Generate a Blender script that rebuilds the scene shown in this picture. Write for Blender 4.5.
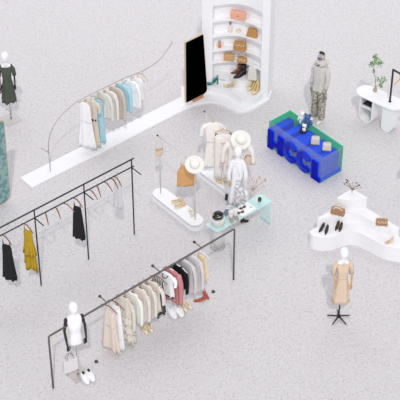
import bpy, bmesh, math, random
from mathutils import Vector, Matrix
R = math.radians
C = bpy.context.scene.collection
for o in list(bpy.data.objects): bpy.data.objects.remove(o)

# ------------------------------------------------------------------ camera, light
TH = R(40.5); F = 1500.0; H = 19.1
CY = -H/math.tan(TH); CS, CC = math.sin(TH), math.cos(TH)
cam = bpy.data.objects.new('camera', bpy.data.cameras.new('camera')); C.objects.link(cam)
cam.location = (0, CY, H); cam.rotation_euler = (math.pi/2-TH, 0, 0)
cam.data.sensor_width = 36; cam.data.lens = 36*F/400; cam.data.clip_end = 200
bpy.context.scene.camera = cam
w = bpy.data.worlds.new('world'); bpy.context.scene.world = w; w.use_nodes = True
bg = w.node_tree.nodes['Background']; bg.inputs[0].default_value = (0.93, 0.94, 1.0, 1); bg.inputs[1].default_value = 0.66
sun = bpy.data.objects.new('sun', bpy.data.lights.new('sun', 'SUN')); C.objects.link(sun)
sun.data.energy = 1.1; sun.data.angle = R(1.8); sun.data.color = (1, 0.96, 0.92)
sun.rotation_euler = (R(90-51), 0, R(3))
def area(name, loc, target, sx, sy, e, col=(1, 1, 1)):
    l = bpy.data.lights.new(name, 'AREA'); l.shape = 'RECTANGLE'; l.size = sx; l.size_y = sy; l.energy = e; l.color = col
    o = bpy.data.objects.new(name, l); C.objects.link(o); o.location = loc
    o.rotation_euler = (Vector(target)-Vector(loc)).to_track_quat('-Z', 'Y').to_euler(); return o
area('front_fill_light', (0, -26, 9), (0, 0, .8), 22, 10, 1250)  # added fill behind the camera, no real source; lifts camera-facing sides
area('back_fill_light', (0, 11, 15), (0, 7, 0), 22, 12, 1000)  # added overhead fill, no real source; brightens the far floor
vs = bpy.context.scene.view_settings
vs.view_transform = 'Standard'; vs.look = 'None'; vs.gamma = 1; vs.use_curve_mapping = False; vs.exposure = 0.0

A1 = 40.3; A2 = -49.7
E1 = Vector((math.cos(R(A1)), math.sin(R(A1)), 0)); E2 = Vector((math.cos(R(A2)), math.sin(R(A2)), 0))

def P(px, py, z=0.0):
    u = (px-200)/F; v = (200-py)/F
    d = (u, CC+v*CS, -CS+v*CC); t = (z-H)/d[2]
    return Vector((d[0]*t, CY+d[1]*t, z))

# ------------------------------------------------------------------ materials
MATS = {}
def mat(name, col, rough=0.6, metal=0.0, alpha=1.0, bump=0.0, bscale=200, var=0.0, vscale=8, col2=None, trans=0.0, spec=0.5):
    if name in MATS: return MATS[name]
    m = bpy.data.materials.new(name); m.use_nodes = True; nt = m.node_tree; b = nt.nodes['Principled BSDF']
    lin = lambda c: tuple((x/12.92 if x <= .04045 else ((x+.055)/1.055)**2.4) for x in c)+(1,)
    c = lin(col); b.inputs['Base Color'].default_value = c
    b.inputs['Roughness'].default_value = rough; b.inputs['Metallic'].default_value = metal
    b.inputs['Alpha'].default_value = alpha; b.inputs['Transmission Weight'].default_value = trans
    b.inputs['Specular IOR Level'].default_value = spec
    tc = nt.nodes.new('ShaderNodeTexCoord')
    if var > 0 or col2:
        n = nt.nodes.new('ShaderNodeTexNoise'); n.inputs['Scale'].default_value = vscale; n.inputs['Detail'].default_value = 4
        r = nt.nodes.new('ShaderNodeValToRGB')
        if col2: r.color_ramp.elements[0].position = .47; r.color_ramp.elements[1].position = .53
        else: r.color_ramp.elements[0].position = .3; r.color_ramp.elements[1].position = .7
        r.color_ramp.elements[0].color = c
        r.color_ramp.elements[1].color = lin(col2) if col2 else tuple(min(1, x*(1-var)) for x in c[:3])+(1,)
        nt.links.new(tc.outputs['Object'], n.inputs['Vector']); nt.links.new(n.outputs['Fac'], r.inputs['Fac'])
        nt.links.new(r.outputs['Color'], b.inputs['Base Color'])
    if bump > 0:
        n2 = nt.nodes.new('ShaderNodeTexNoise'); n2.inputs['Scale'].default_value = bscale
        bp = nt.nodes.new('ShaderNodeBump'); bp.inputs['Strength'].default_value = bump; bp.inputs['Distance'].default_value = .01
        nt.links.new(tc.outputs['Object'], n2.inputs['Vector']); nt.links.new(n2.outputs['Fac'], bp.inputs['Height'])
        nt.links.new(bp.outputs['Normal'], b.inputs['Normal'])
    MATS[name] = m; return m
def fab(name, col, col2=None, vscale=8, var=.06):
    if min(col) > .55: col = tuple(1-(1-c)*.72 for c in col)
    return mat(name, col, .85, bump=.25, bscale=60, var=var, col2=col2, vscale=vscale, spec=.2)

def floor_mat():
    m = bpy.data.materials.new('terrazzo'); m.use_nodes = True; nt = m.node_tree; b = nt.nodes['Principled BSDF']
    b.inputs['Roughness'].default_value = .55; b.inputs['Specular IOR Level'].default_value = .3
    tc = nt.nodes.new('ShaderNodeTexCoord')
    def noise(s, d=2):
        n = nt.nodes.new('ShaderNodeTexNoise'); n.inputs['Scale'].default_value = s; n.inputs['Detail'].default_value = d
        nt.links.new(tc.outputs['Object'], n.inputs['Vector']); return n
    def vor(s):
        n = nt.nodes.new('ShaderNodeTexVoronoi'); n.inputs['Scale'].default_value = s
        nt.links.new(tc.outputs['Object'], n.inputs['Vector']); return n
    def ramp(src, p0, c0, p1, c1):
        r = nt.nodes.new('ShaderNodeValToRGB'); r.color_ramp.elements[0].position = p0; r.color_ramp.elements[1].position = p1
        r.color_ramp.elements[0].color = c0; r.color_ramp.elements[1].color = c1
        nt.links.new(src, r.inputs['Fac']); return r
    def mult(a, bb, f=1):
        x = nt.nodes.new('ShaderNodeMixRGB'); x.blend_type = 'MULTIPLY'; x.inputs[0].default_value = f
        nt.links.new(a, x.inputs[1]); nt.links.new(bb, x.inputs[2]); return x.outputs[0]
    base = ramp(noise(20, 6).outputs['Fac'], .3, (.630, .612, .628, 1), .70, (.715, .695, .710, 1))
    v1 = vor(24); sp = ramp(v1.outputs['Distance'], .17, (.62, .57, .56, 1), .24, (1, 1, 1, 1))
    cs = ramp(v1.outputs['Color'], .35, (1, 1, 1, 1), .6, (0, 0, 0, 1))
    lig = nt.nodes.new('ShaderNodeMixRGB'); lig.blend_type = 'MIX'; lig.inputs[2].default_value = (1, 1, 1, 1)
    nt.links.new(cs.outputs[0], lig.inputs[0]); nt.links.new(sp.outputs[0], lig.inputs[1])
    v2 = vor(60); s2 = ramp(v2.outputs['Distance'], .12, (.76, .72, .72, 1), .25, (1, 1, 1, 1))
    ve = vor(23); ve.feature = 'DISTANCE_TO_EDGE'
    le = ramp(ve.outputs['Distance'], .015, (.82, .79, .79, 1), .06, (1, 1, 1, 1))
    mk_ = ramp(noise(13, 3).outputs['Fac'], .46, (0, 0, 0, 1), .54, (1, 1, 1, 1))
    lm = nt.nodes.new('ShaderNodeMixRGB'); lm.inputs[2].default_value = (1, 1, 1, 1)
    nt.links.new(mk_.outputs[0], lm.inputs[0]); nt.links.new(le.outputs[0], lm.inputs[1])
    o = mult(mult(mult(base.outputs[0], lig.outputs[0]), s2.outputs[0]), lm.outputs[0])
    nt.links.new(o, b.inputs['Base Color'])
    return m

WHITE = mat('white_lacquer', (.955, .955, .965), .45, spec=.3)
SHELLW = mat('white_plaster', (.97, .97, .98), .6, spec=.2)
MANNE = mat('mannequin_white', (.97, .97, .98), .4)
BLACK = mat('black_metal', (.14, .13, .13), .4)
DARKM = mat('dark_bronze_metal', (.42, .38, .37), .4, .3)
KNOB = mat('dark_knob', (.26, .24, .24), .4)
SILV = mat('silver_metal', (.72, .71, .70), .3, .6)
THINM = mat('pale_steel', (.84, .83, .82), .4, .1)
ROPE = mat('satin_champagne_metal', (.74, .71, .67), .4, .4)
WOOD = mat('light_wood', (.86, .70, .46), .5, var=.15, vscale=30)
HBR = mat('brown_hanger_wood', (.58, .38, .27), .5, var=.15, vscale=30)
HPALE = mat('pale_hanger_wood', (.80, .70, .58), .5)
HWH = mat('white_hanger', (.93, .93, .94), .5)
BLK = fab('black_fabric', (.11, .11, .12))
ACRY = mat('clear_acrylic', (.93, .94, .96), .2, alpha=.16, spec=.3)
GOLD = mat('gold_trim', (.85, .70, .48), .35, .5)
TAN = mat('tan_leather', (.84, .66, .46), .5, var=.12, vscale=25)
BEIGEG = mat('beige_canvas', (.83, .80, .77), .7, var=.06, vscale=40)

# ------------------------------------------------------------------ mesh helpers
def nb(): return bmesh.new()
def mk(name, bm, m, parent=None, smooth=True, loc=None, rz=None, bevel=0.0, sub=0):
    me = bpy.data.meshes.new(name); bmesh.ops.recalc_face_normals(bm, faces=bm.faces[:]); bm.to_mesh(me); bm.free()
    o = bpy.data.objects.new(name, me); C.objects.link(o)
    if smooth:
        for p in me.polygons: p.use_smooth = True
    if m: me.materials.append(m)
    if parent: o.parent = parent
    if loc is not None: o.location = loc
    if rz is not None: o.rotation_euler[2] = R(rz)
    if bevel:
        b = o.modifiers.new('bevel', 'BEVEL'); b.width = bevel; b.segments = 3; b.limit_method = 'ANGLE'
        for p in me.polygons: p.use_smooth = False
    if sub:
        s = o.modifiers.new('sub', 'SUBSURF'); s.levels = sub; s.render_levels = sub
    return o
def tag(o, label, cat, group=None, kind=None):
    if label: o['label'] = label
    if cat: o['category'] = cat
    if group: o['group'] = group
    if kind: o['kind'] = kind
    return o
def root(name, label, cat, loc=(0, 0, 0), rz=0, group=None, sc=1.0):
    o = bpy.data.objects.new(name, None); C.objects.link(o); o.empty_display_size = .1
    o.location = loc; o.rotation_euler = (0, 0, R(rz)); o.scale = (sc, sc, sc); return tag(o, label, cat, group)
def struct(name, bm, m, **k):
    o = mk(name, bm, m, **k); o['kind'] = 'structure'; return o
def box(bm, c, s, rz=0, taper=1.0):
    vs_ = []
    M = Matrix.Rotation(R(rz), 3, 'Z')
    for z in (-1, 1):
        t = taper if z > 0 else 1
        for x, y in ((-1, -1), (1, -1), (1, 1), (-1, 1)):
            vs_.append(bm.verts.new(Vector(c)+M @ Vector((x*s[0]/2*t, y*s[1]/2*t, z*s[2]/2))))
    for f in ((0, 3, 2, 1), (4, 5, 6, 7), (0, 1, 5, 4), (1, 2, 6, 5), (2, 3, 7, 6), (3, 0, 4, 7)):
        bm.faces.new([vs_[i] for i in f])
def prism(bm, pts, z0, z1):
    a = [bm.verts.new((p[0], p[1], z0)) for p in pts]; b = [bm.verts.new((p[0], p[1], z1)) for p in pts]
    n = len(pts)
    bm.faces.new(a[::-1]); bm.faces.new(b)
    for i in range(n): bm.faces.new((a[i], a[(i+1) % n], b[(i+1) % n], b[i]))
def vprism(bm, pts, y0, y1):      # outline in x,z extruded along y
    a = [bm.verts.new((p[0], y0, p[1])) for p in pts]; b = [bm.verts.new((p[0], y1, p[1])) for p in pts]
    n = len(pts)
    bm.faces.new(a); bm.faces.new(b[::-1])
    for i in range(n): bm.faces.new((a[i], b[i], b[(i+1) % n], a[(i+1) % n]))
def tube(bm, pts, r, n=8, flat=1.0):
    pts = [Vector(p) for p in pts]; rs = r if isinstance(r, (list, tuple)) else [r]*len(pts)
    T = [(pts[min(i+1, len(pts)-1)]-pts[max(i-1, 0)]).normalized() for i in range(len(pts))]
    u = T[0].cross(Vector((0, 0, 1)));
    if u.length < .05: u = T[0].cross(Vector((0, 1, 0)))
    u.normalize(); rings = []
    for i, p in enumerate(pts):
        u = (u-T[i]*u.dot(T[i])).normalized(); v = T[i].cross(u)
        rings.append([bm.verts.new(p+(u*math.cos(a)+v*math.sin(a)*flat)*rs[i]) for a in [2*math.pi*k/n for k in range(n)]])
    for a, b in zip(rings, rings[1:]):
        for k in range(n): bm.faces.new((a[k], a[(k+1) % n], b[(k+1) % n], b[k]))
    bm.faces.new(rings[0][::-1]); bm.faces.new(rings[-1])
def lathe(bm, prof, n=24, c=(0, 0, 0), sx=1, sy=1):
    rings = []
    for r, z in prof:
        rings.append([bm.verts.new((c[0]+max(r, .0004)*sx*math.cos(2*math.pi*k/n), c[1]+max(r, .0004)*sy*math.sin(2*math.pi*k/n), c[2]+z)) for k in range(n)])
    for a, b in zip(rings, rings[1:]):
        for k in range(n): bm.faces.new((a[k], a[(k+1) % n], b[(k+1) % n], b[k]))
    bm.faces.new(rings[0][::-1]); bm.faces.new(rings[-1])
def ball(bm, c, r, s=(1, 1, 1), n=14):
    lathe(bm, [(r*s[0]*math.sin(math.pi*i/n), -r*s[2]*math.cos(math.pi*i/n)) for i in range(n+1)], n, c, 1, s[1]/s[0])
def loft(bm, secs, n=28, folds=9, amp=0.0, ph=0.0, hemj=0.0, asym=0.0):
    # secs: (z, half width x, half depth y, xoff, yoff); folds deepen towards the hem
    z0, z1 = secs[0][0], secs[-1][0]; rings = []
    for j, s in enumerate(secs):
        z, hw, hd = s[:3]; xo = s[3] if len(s) > 3 else 0; yo = s[4] if len(s) > 4 else 0
        f = (j/(len(secs)-1))**1.3
        rg = []
        for k in range(n):
            a = 2*math.pi*k/n
            m = 1+amp*f*math.cos(folds*a+ph+.5*math.sin(2*a+ph))
            zz = z+(hemj*math.sin(3*a+ph*2)+hemj*.6*math.sin(5*a+ph) if j == len(secs)-1 else 0)+(asym*math.cos(a) if j == len(secs)-1 else 0)
            ca, sa = math.cos(a), math.sin(a)
            ex = .8
            rg.append(bm.verts.new((xo+hw*m*math.copysign(abs(ca)**ex, ca), yo+hd*(1+(m-1)*2.2)*math.copysign(abs(sa)**ex, sa), zz)))
        rings.append(rg)
    for a, b in zip(rings, rings[1:]):
        for k in range(n): bm.faces.new((a[k], a[(k+1) % n], b[(k+1) % n], b[k]))
    bm.faces.new(rings[0][::-1]); bm.faces.new(rings[-1])
def dense(secs, m=4):
    out = []
    secs = [tuple(s)+(0,)*(5-len(s)) for s in secs]
    for i in range(len(secs)-1):
        for k in range(m):
            t = k/m; out.append(tuple(a+(b-a)*t for a, b in zip(secs[i], secs[i+1])))
    out.append(secs[-1]); return out
def skin(name, verts, edges, radii, m, parent=None, lv=2):
    me = bpy.data.meshes.new(name+'_cage'); me.from_pydata([tuple(v) for v in verts], edges, [])
    o = bpy.data.objects.new(name, me); C.objects.link(o)
    o.modifiers.new('skin', 'SKIN')
    if not me.skin_vertices:
        bm = bmesh.new(); bm.from_mesh(me); bm.verts.layers.skin.verify(); bm.to_mesh(me); bm.free()
    for i, sv in enumerate(me.skin_vertices[0].data):
        r = radii[i]; sv.radius = (r, r) if not isinstance(r, tuple) else r; sv.use_root = (i == 0)
    s = o.modifiers.new('sub', 'SUBSURF'); s.levels = s.render_levels = lv
    dg = bpy.context.evaluated_depsgraph_get(); dg.update()
    nm = bpy.data.meshes.new_from_object(o.evaluated_get(dg)); nm.name = name
    o.modifiers.clear(); o.data = nm; bpy.data.meshes.remove(me)
    nm.materials.clear(); nm.materials.append(m)
    for p in nm.polygons: p.use_smooth = True
    if parent: o.parent = parent
    return o
def copy_tree(o, parent=None):
    c = o.copy(); C.objects.link(c)
    if parent: c.parent = parent
    for ch in [x for x in o.children]: copy_tree(ch, c)
    return c

# ------------------------------------------------------------------ floor
bm = nb(); box(bm, (0, 4, -.05), (60, 60, .1)); fl = struct('floor', bm, floor_mat(), smooth=False)

# ------------------------------------------------------------------ long low platform
pl = P(20, 178.7); wv = E2*.40; ln = 4.27
bm = nb(); a = P(20.3, 178.9); pts = [a, a+E2*.40, a+E2*.40+E1*ln, a+E1*ln]
prism(bm, pts, 0, .04)
tag(mk('platform', bm, WHITE, smooth=False, bevel=.004), 'long low white platform slab under the curved clothing rail', 'platform')

# ------------------------------------------------------------------ niche display (local frame: x along chord, y into it)
NO = P(202, 90.6); NA = -13.96; NW = 1.433
nr = root('niche_display', 'tall white shelf niche with curved shelves and wavy stepped base', 'display shelf', NO, NA)
NM = (Matrix.Translation(NO) @ Matrix.Rotation(R(NA), 4, 'Z')).inverted()
def nl(px, py, z=0): v = NM @ P(px, py, z); return (v.x, v.y)
XI0, XI1 = .225, NW-.165
def arc(y0, sag, n=20, x0=XI0, x1=XI1):
    return [(x0+(x1-x0)*i/n, y0+sag*math.sin(math.pi*i/n)) for i in range(n+1)]
NH = 2.85
bm = nb()   # shell: one continuous outline of the side walls and curved back
outer = [(0, 0), (XI0, 0)]+arc(.26, .16)+[(XI1, 0), (NW, 0), (NW, .52), (0, .52)]
outer = [(0, 0), (XI0, 0)]+arc(.155, .20)+[(XI1, 0), (NW, 0), (NW, .5), (0, .5)]
prism(bm, outer, 0, 2.18); mk('shell', bm, SHELLW, nr, smooth=False)
bm = nb(); prism(bm, [(0, 0), (XI0, 0)]+arc(0.0, .20)+[(NW, 0), (NW, .5), (0, .5)], 2.18, NH); mk('header', bm, SHELLW, nr, smooth=False)
for z in (1.80, 1.42, 1.06, .76):
    bm = nb(); prism(bm, arc(0.0, .20)+arc(.17, .20)[::-1], z-.03, z); mk('shelf', bm, SHELLW, nr, smooth=False)
def smoothpts(p, n=6, closed=False):
    out = []
    for i in range(len(p)-1):
        p0 = p[max(i-1, 0)]; p1 = p[i]; p2 = p[i+1]; p3 = p[min(i+2, len(p)-1)]
        for k in range(n):
            t = k/n
            out.append(tuple(.5*((2*p1[c])+(-p0[c]+p2[c])*t+(2*p0[c]-5*p1[c]+4*p2[c]-p3[c])*t*t+(-p0[c]+3*p1[c]-3*p2[c]+p3[c])*t**3) for c in range(len(p1))))
    out.append(tuple(p[-1])); return out
slab = smoothpts([nl(*q) for q in [(186, 108.6), (199, 104.6), (210, 103.2), (220, 105.3), (230, 110), (239.5, 113.5), (253, 110.8), (264, 104.3), (269.5, 100.9)]])
bm = nb(); prism(bm, slab+[(NW+.03, .1), (NW+.03, .3), nl(181.3, 88), nl(181.3, 96), nl(182, 110.3)], 0, .05); mk('base_slab', bm, WHITE, nr, smooth=False)
st = smoothpts([nl(x, y, .05) for x, y in [(208.5, 90.8), (212, 92.4), (220, 94.2), (228, 96.5), (235, 100), (243, 104.5), (252, 105.3), (260, 101), (265, 96)]])
bm = nb(); prism(bm, st+[(NW-.1, .2), (.2, .2)], .05, .20); mk('base_step', bm, WHITE, nr, smooth=False)
st = smoothpts([nl(x, y, .20) for x, y in [(212, 80), (220, 79.5), (229, 82), (236, 87.5), (241, 89.2), (246, 88.5), (252, 85.5), (257, 82)]])
bm = nb(); prism(bm, st+[(NW-.3, .3), (.3, .3)], .20, .42); mk('base_step', bm, WHITE, nr, smooth=False)

# ------------------------------------------------------------------ floor mirrors
def floor_mirror(loc, rz, glass, rim, label, W=.60, W1=.495, HH=1.585, RB=.10, RT=.035, fx=.53):
    r = root('floor_mirror', label, 'mirror', loc, rz)
    def outl(g):
        w0, w1, h = W-g, W1-g, HH-g
        pts = []
        def cor(cx, cz, rr, a0, a1, n=7):
            for i in range(n+1):
                a = R(a0+(a1-a0)*i/n); pts.append((cx+rr*math.cos(a), cz+rr*math.sin(a)))
        cor(g+.03, .03+g+.03, .03, 180, 270, 3); cor(w0-RB, .03+g+RB, RB, 270, 363); cor(w1-RT, h-RT, RT, 3, 90, 4); cor(g+.02, h-.02, .02, 90, 180, 3)
        return pts
    b = nb(); vprism(b, outl(0), -.018, .018); mk('frame', b, rim, r, smooth=False)
    b = nb(); vprism(b, outl(.014), -.024, -.014); mk('glass', b, glass, r, smooth=False)
    b = nb(); box(b, (W*fx, -.02, .025), (W*.45, .12, .05)); mk('foot', b, mat('copper_wood', (.80, .60, .47), .45, var=.1), r, smooth=False, bevel=.008)
    b = nb(); tube(b, [(.3, .02, 1.0), (.3, .22, .02)], .012); mk('stay', b, SILV, r)
    return r
mblack = mat('black_glass', (.005, .005, .005), .9, spec=.0)
mteal = mat('teal_glass', (.42, .58, .58), .5, var=.0, col2=(.58, .69, .68), vscale=9, spec=.2, bump=.1, bscale=30)
floor_mirror(P(185.2, 104.2, .051), A1, mblack, mat('pale_gold_rim', (.82, .74, .66), .4), 'black panel floor mirror with thin pale rim beside white shelf niche')
a = P(0, 0)
floor_mirror(P(10.6, 200)-E1*.95, A1, mteal, mat('gold_rim', (.80, .68, .50), .4, .2), 'teal floor mirror with gold rim cut off by left edge', W=.95, W1=.98, HH=1.98, RB=.16, RT=.09, fx=.3)

# ------------------------------------------------------------------ hangers
def hanger(loc, rz, m, label, group, hw=.19, hook=.09, tilt=0.0, clips=False):
    r = root('clothes_hanger', label, 'hanger', loc, rz, group)
    b = nb(); tube(b, [(-hw, 0, -hook-.075), (-hw*.55, 0, -hook-.03), (0, 0, -hook), (hw*.55, 0, -hook-.03), (hw, 0, -hook-.075)], [.008, .011, .013, .011, .008], 8, .7)
    mk('shoulder_bar', b, m, r)
    b = nb(); tube(b, [(0, 0, -hook)]+[(0+.022*math.sin(t), 0, -.018+.026-.022+.022*math.cos(t)) for t in [math.pi*(1-.0)-k*math.pi*1.6/9 for k in range(10)]], .0035, 6)
    mk('hook', b, SILV, r)
    if clips:
        b = nb(); tube(b, [(-hw*.9, 0, -hook-.11), (hw*.9, 0, -hook-.11)], .005); mk('clip_bar', b, SILV, r)
        for s in (-1, 1):
            b = nb(); box(b, (s*hw*.82, 0, -hook-.12), (.035, .035, .05)); mk('clip', b, BLACK, r, smooth=False, bevel=.008)
    if tilt: r.rotation_euler[0] = 0; r.rotation_euler[2] = R(rz+tilt)
    return r

# ------------------------------------------------------------------ garments: origin on the rail, hanging down
def sleeves(r, m, hw, z, L, spread=.06, r0=.05, r1=.035, fwd=-.02, cuff=None):
    for s in (-1, 1):
        b = nb()
        tube(b, smoothpts([(s*hw*.86, 0, z), (s*(hw+spread*.6), fwd*.4, z-L*.28), (s*(hw+spread*.9), fwd, z-L*.65), (s*(hw+spread), fwd*1.8, z-L)], 3), [r0+(r1-r0)*i/9*.9 for i in range(10)], 10, .75)
        sl = mk('sleeve', b, m, r)
        if cuff:
            b = nb(); tube(b, [(s*(hw+spread), fwd*1.7, z-L*.96), (s*(hw+spread)*1.0, fwd*1.8, z-L-.03)], r1*1.12, 10, .75); mk('cuff', b, cuff, sl)
def garment(kind, name, cat, label, loc, rz, m, L, hw=.19, sleeve=0, hem=None, waist=None, folds=7, amp=.12, group=None, d=.038,
            trim=None, belt=None, ph=0.0, hemj=.015, straps=False, top=.095, sr=.042, spread=.06, asym=0.0, collar=None, cuff=None, buttons=None):
    r = root(name, label, cat, loc, rz, group)
    hem = hem or hw*1.05; waist = waist or hw*.85
    zt = -top
    if kind == 'trousers':
        for s in (-1, 1):
            b = nb(); loft(b, dense([(zt-.03, .085, .05, s*.075), (zt-.25, .085, .055, s*.085), (zt-L, .075, .045, s*.09)], 4), 20, 5, amp, ph+s); mk('trouser_leg', b, m, r)
        b = nb(); loft(b, dense([(zt, .155, .035), (zt-.05, .16, .04), (zt-.2, .165, .055)], 3), 24); mk('waistband', b, m, r)
        return r
    amp = min(amp*1.5, .3)
    b = nb()
    if straps:
        secs = [(zt-.10, hw*.62, .02), (zt-.16, hw*.72, d*.8), (zt-L*.38, waist, d), (zt-L*.7, (waist+hem)/2, d*1.15), (zt-L, hem, d*1.3)]
    else:
        secs = [(zt, hw*.35, .018), (zt-.02, hw*.72, .03), (zt-.05, hw, d*.8), (zt-.14, hw*.98, d), (zt-L*.42, waist, d*.95), (zt-L*.7, (waist+hem)/2, d*1.1), (zt-L, hem, d*1.25)]
    loft(b, dense(secs, 4), 36, folds, amp, ph, hemj, asym)
    body = mk('body', b, m, r)
    if straps:
        for s in (-1, 1):
            b = nb(); tube(b, [(s*hw*.5, -.018, zt-.12), (s*hw*.55, 0, zt+.0), (s*hw*.5, .018, zt-.12)], .006, 6); mk('strap', b, m, r)
    if sleeve: sleeves(r, m, hw, zt-.06, sleeve, spread, sr, sr*.72, cuff=cuff)
    if belt:
        b = nb(); loft(b, [(zt-L*.42+.02, waist*1.03, d*1.08), (zt-L*.42-.02, waist*1.03, d*1.08)], 28); mk('belt', b, belt, r)
    if trim:
        b = nb(); loft(b, [(zt-L+.025, hem*1.03, d*1.3), (zt-L+.0, hem*1.03, d*1.32)], 28); mk('hem_trim', b, trim, r)
        b = nb(); tube(b, [(hw*.36*math.cos(t), -.02+.05*math.sin(t)-.012, zt-.02-.05*abs(math.sin(t))) for t in [math.pi+k*math.pi/8 for k in range(9)]], .007, 6); mk('neck_trim', b, trim, r)
    if collar:
        for s in (-1, 1):
            b = nb(); tube(b, [(s*.06, .01, zt+.0), (s*.055, -.035, zt-.01), (s*.02, -.055, zt-.10)], [.014, .02, .008], 8, .5); mk('collar', b, collar, r)
    if buttons:
        for k in range(4):
            b = nb(); ball(b, (0, -d*1.1, zt-.16-k*(L-.25)/4), .009, n=6); mk('button', b, buttons, r)
    return r

# ------------------------------------------------------------------ front clothes rail
FA = P(53.3, 388); FB = P(233.5, 279.5); RZ = 1.255
r = root('clothes_rail', 'long bronze clothes rail in the foreground with pegs', 'clothes rail', (FA+FB)/2)
def loc_(v): return Vector(v)-r.location
up = Vector((0, 0, 1))
def bend(a, b, c, rr, n=5):
    u = (a-b).normalized(); v = (c-b).normalized(); out = []
    for k in range(n+1):
        t = k/n; out.append((b+u*rr)*(1-t)**2+b*2*t*(1-t)+(b+v*rr)*t*t)
    return out
TA, TB = FA+up*RZ, FB+up*RZ
b = nb(); tube(b, [loc_(p) for p in [FA]+bend(FA, TA, TB, .05)+bend(TA, TB, FB, .05)+[FB]], .0175, 10); mk('rail', b, DARKM, r)
def railpt(px, A=TA, B=TB, z=RZ):   # point on the rail line seen at image column px
    lo, hi = -2.0, 3.0
    for _ in range(40):
        m_ = (lo+hi)/2; q = A+(B-A)*m_
        dep = (q.y-CY)*CC-(q.z-H)*CS
        if 200+F*q.x/dep > px: hi = m_
        else: lo = m_
    return A+(B-A)*lo
for px in (107, 160, 201.5):
    q = railpt(px); b = nb(); e = q-E2*.20+up*0.0
    tube(b, [loc_(q), loc_(e)], .010); pg = mk('peg', b, DARKM, r)
    b = nb(); ball(b, loc_(e), .028, n=10); mk('peg_knob', b, KNOB, pg)
for px, py in ((96.3, 362), (213.3, 292)):
    b = nb(); p0 = P(px, py); lathe(b, [(.030, 0), (.034, .008), (.032, .022), (.018, .032), (0, .034)], 14)
    mk('floor_knob', b, KNOB, r, loc=loc_(p0))

CREAM = (.90, .87, .82)
front = [
 # px, kind, name, label, colour, L, kwargs, hanger material
 (108.6, 'dress', 'dress', 'nude beige sleeveless long dress with gathered waist, leftmost on front rail', fab('nude_fabric', (.86, .79, .73)), 1.05, dict(hem=.18, hw=.15, waist=.125, straps=True, amp=.26, folds=6, belt=fab('nude_seam', (.80, .72, .65))), HBR),
 (115.5, 'dress', 'dress', 'plain bright white long dress between nude dress and ruffled cream dress', fab('white_fabric', (.98, .98, .99)), 1.10, dict(hem=.15, hw=.14, waist=.12, straps=True, amp=.05), HBR),
 (124.5, 'dress', 'dress', 'ruffled cream dress with tied waist, third from left on front rail', fab('oat_ruffle', (.85, .82, .76), var=.15, vscale=18), 1.06, dict(hem=.17, hw=.16, waist=.14, sleeve=.62, amp=.22, folds=8, hemj=.04, belt=fab('oat_ruffle_dark', (.78, .74, .66))), HBR),
 (132.5, 'top', 'blouse', 'off white lace blouse with long sleeves on front rail', fab('lace_white', (.94, .94, .91), var=.06, vscale=25), .66, dict(hem=.17, hw=.16, sleeve=.58, amp=.12), HBR),
 (140.2, 'top', 'cardigan', 'pale pinkish beige long cardigan on front rail beside lace blouse', fab('blush_beige', (.87, .82, .79)), .74, dict(hem=.15, hw=.16, sleeve=.60, amp=.1), HBR),
 (146.4, 'top', 'jacket', 'light oatmeal long sleeved jacket in middle of front rail', fab('oatmeal', (.86, .83, .79)), .74, dict(hem=.15, hw=.16, sleeve=.58, amp=.1), HBR),
 (152.2, 'top', 'blouse', 'warm beige loose blouse next to the striped top on front rail', fab('warm_beige', (.87, .82, .77)), .68, dict(hem=.15, hw=.16, sleeve=.35, amp=.12, spread=.1), HBR),
 (158.4, 'top', 'blouse', 'black and white striped top over dark olive skirt on front rail', 'STRIPE', .78, dict(hem=.10, hw=.13, waist=.10, amp=.1), HBR),
 (166.6, 'top', 'tee_shirt', 'white short sleeved tee shirt with black trim on front rail', fab('tee_white', (.97, .97, .98)), .52, dict(hem=.17, hw=.16, sleeve=.16, trim=BLK, amp=.04, spread=.05), HWH),
 (171.8, 'top', 'cardigan', 'dusty pink long sleeved cardigan on front rail', fab('dusty_pink', (.80, .54, .55)), .74, dict(hem=.16, hw=.17, sleeve=.62, amp=.1, sr=.055), HWH),
 (178.6, 'top', 'sweater', 'plain black sweater between pink cardigan and grey tops', BLK, .50, dict(hem=.14, hw=.15, sleeve=.48, amp=.06), HWH),
 (186.6, 'top', 'sweater', 'light grey long top next to black sweater on front rail', fab('light_grey', (.78, .76, .77)), .72, dict(hem=.14, hw=.16, sleeve=.60, amp=.1), HWH),
 (194.2, 'top', 'jacket', 'pale grey jacket between the grey top and yellow camisole', fab('pale_grey', (.80, .78, .79)), .80, dict(hem=.14, hw=.16, sleeve=.60, amp=.1), HWH),
 (202.0, 'top', 'camisole', 'pale yellow strappy camisole at right end of front rail', fab('butter_yellow', (.93, .83, .62)), .62, dict(hem=.13, hw=.15, waist=.10, straps=True, amp=.12), HWH),
]
def stripe_mat():
    m = mat('striped_knit', (.2, .2, .2), .85); nt = m.node_tree; bs = nt.nodes['Principled BSDF']
    tc = nt.nodes.new('ShaderNodeTexCoord'); wv_ = nt.nodes.new('ShaderNodeTexWave'); wv_.inputs['Scale'].default_value = 9; wv_.bands_direction = 'X'
    rp = nt.nodes.new('ShaderNodeValToRGB'); rp.color_ramp.interpolation = 'CONSTANT'; rp.color_ramp.elements[0].color = (.02, .02, .02, 1); rp.color_ramp.elements[1].position = .6; rp.color_ramp.elements[1].color = (.75, .75, .74, 1)
    nt.links.new(tc.outputs['Object'], wv_.inputs[0]); nt.links.new(wv_.outputs[1], rp.inputs[0]); nt.links.new(rp.outputs[0], bs.inputs['Base Color']); return m
random.seed(4)
pale_front = {'HBR': 'brown', 'HWH': 'white'}
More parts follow.
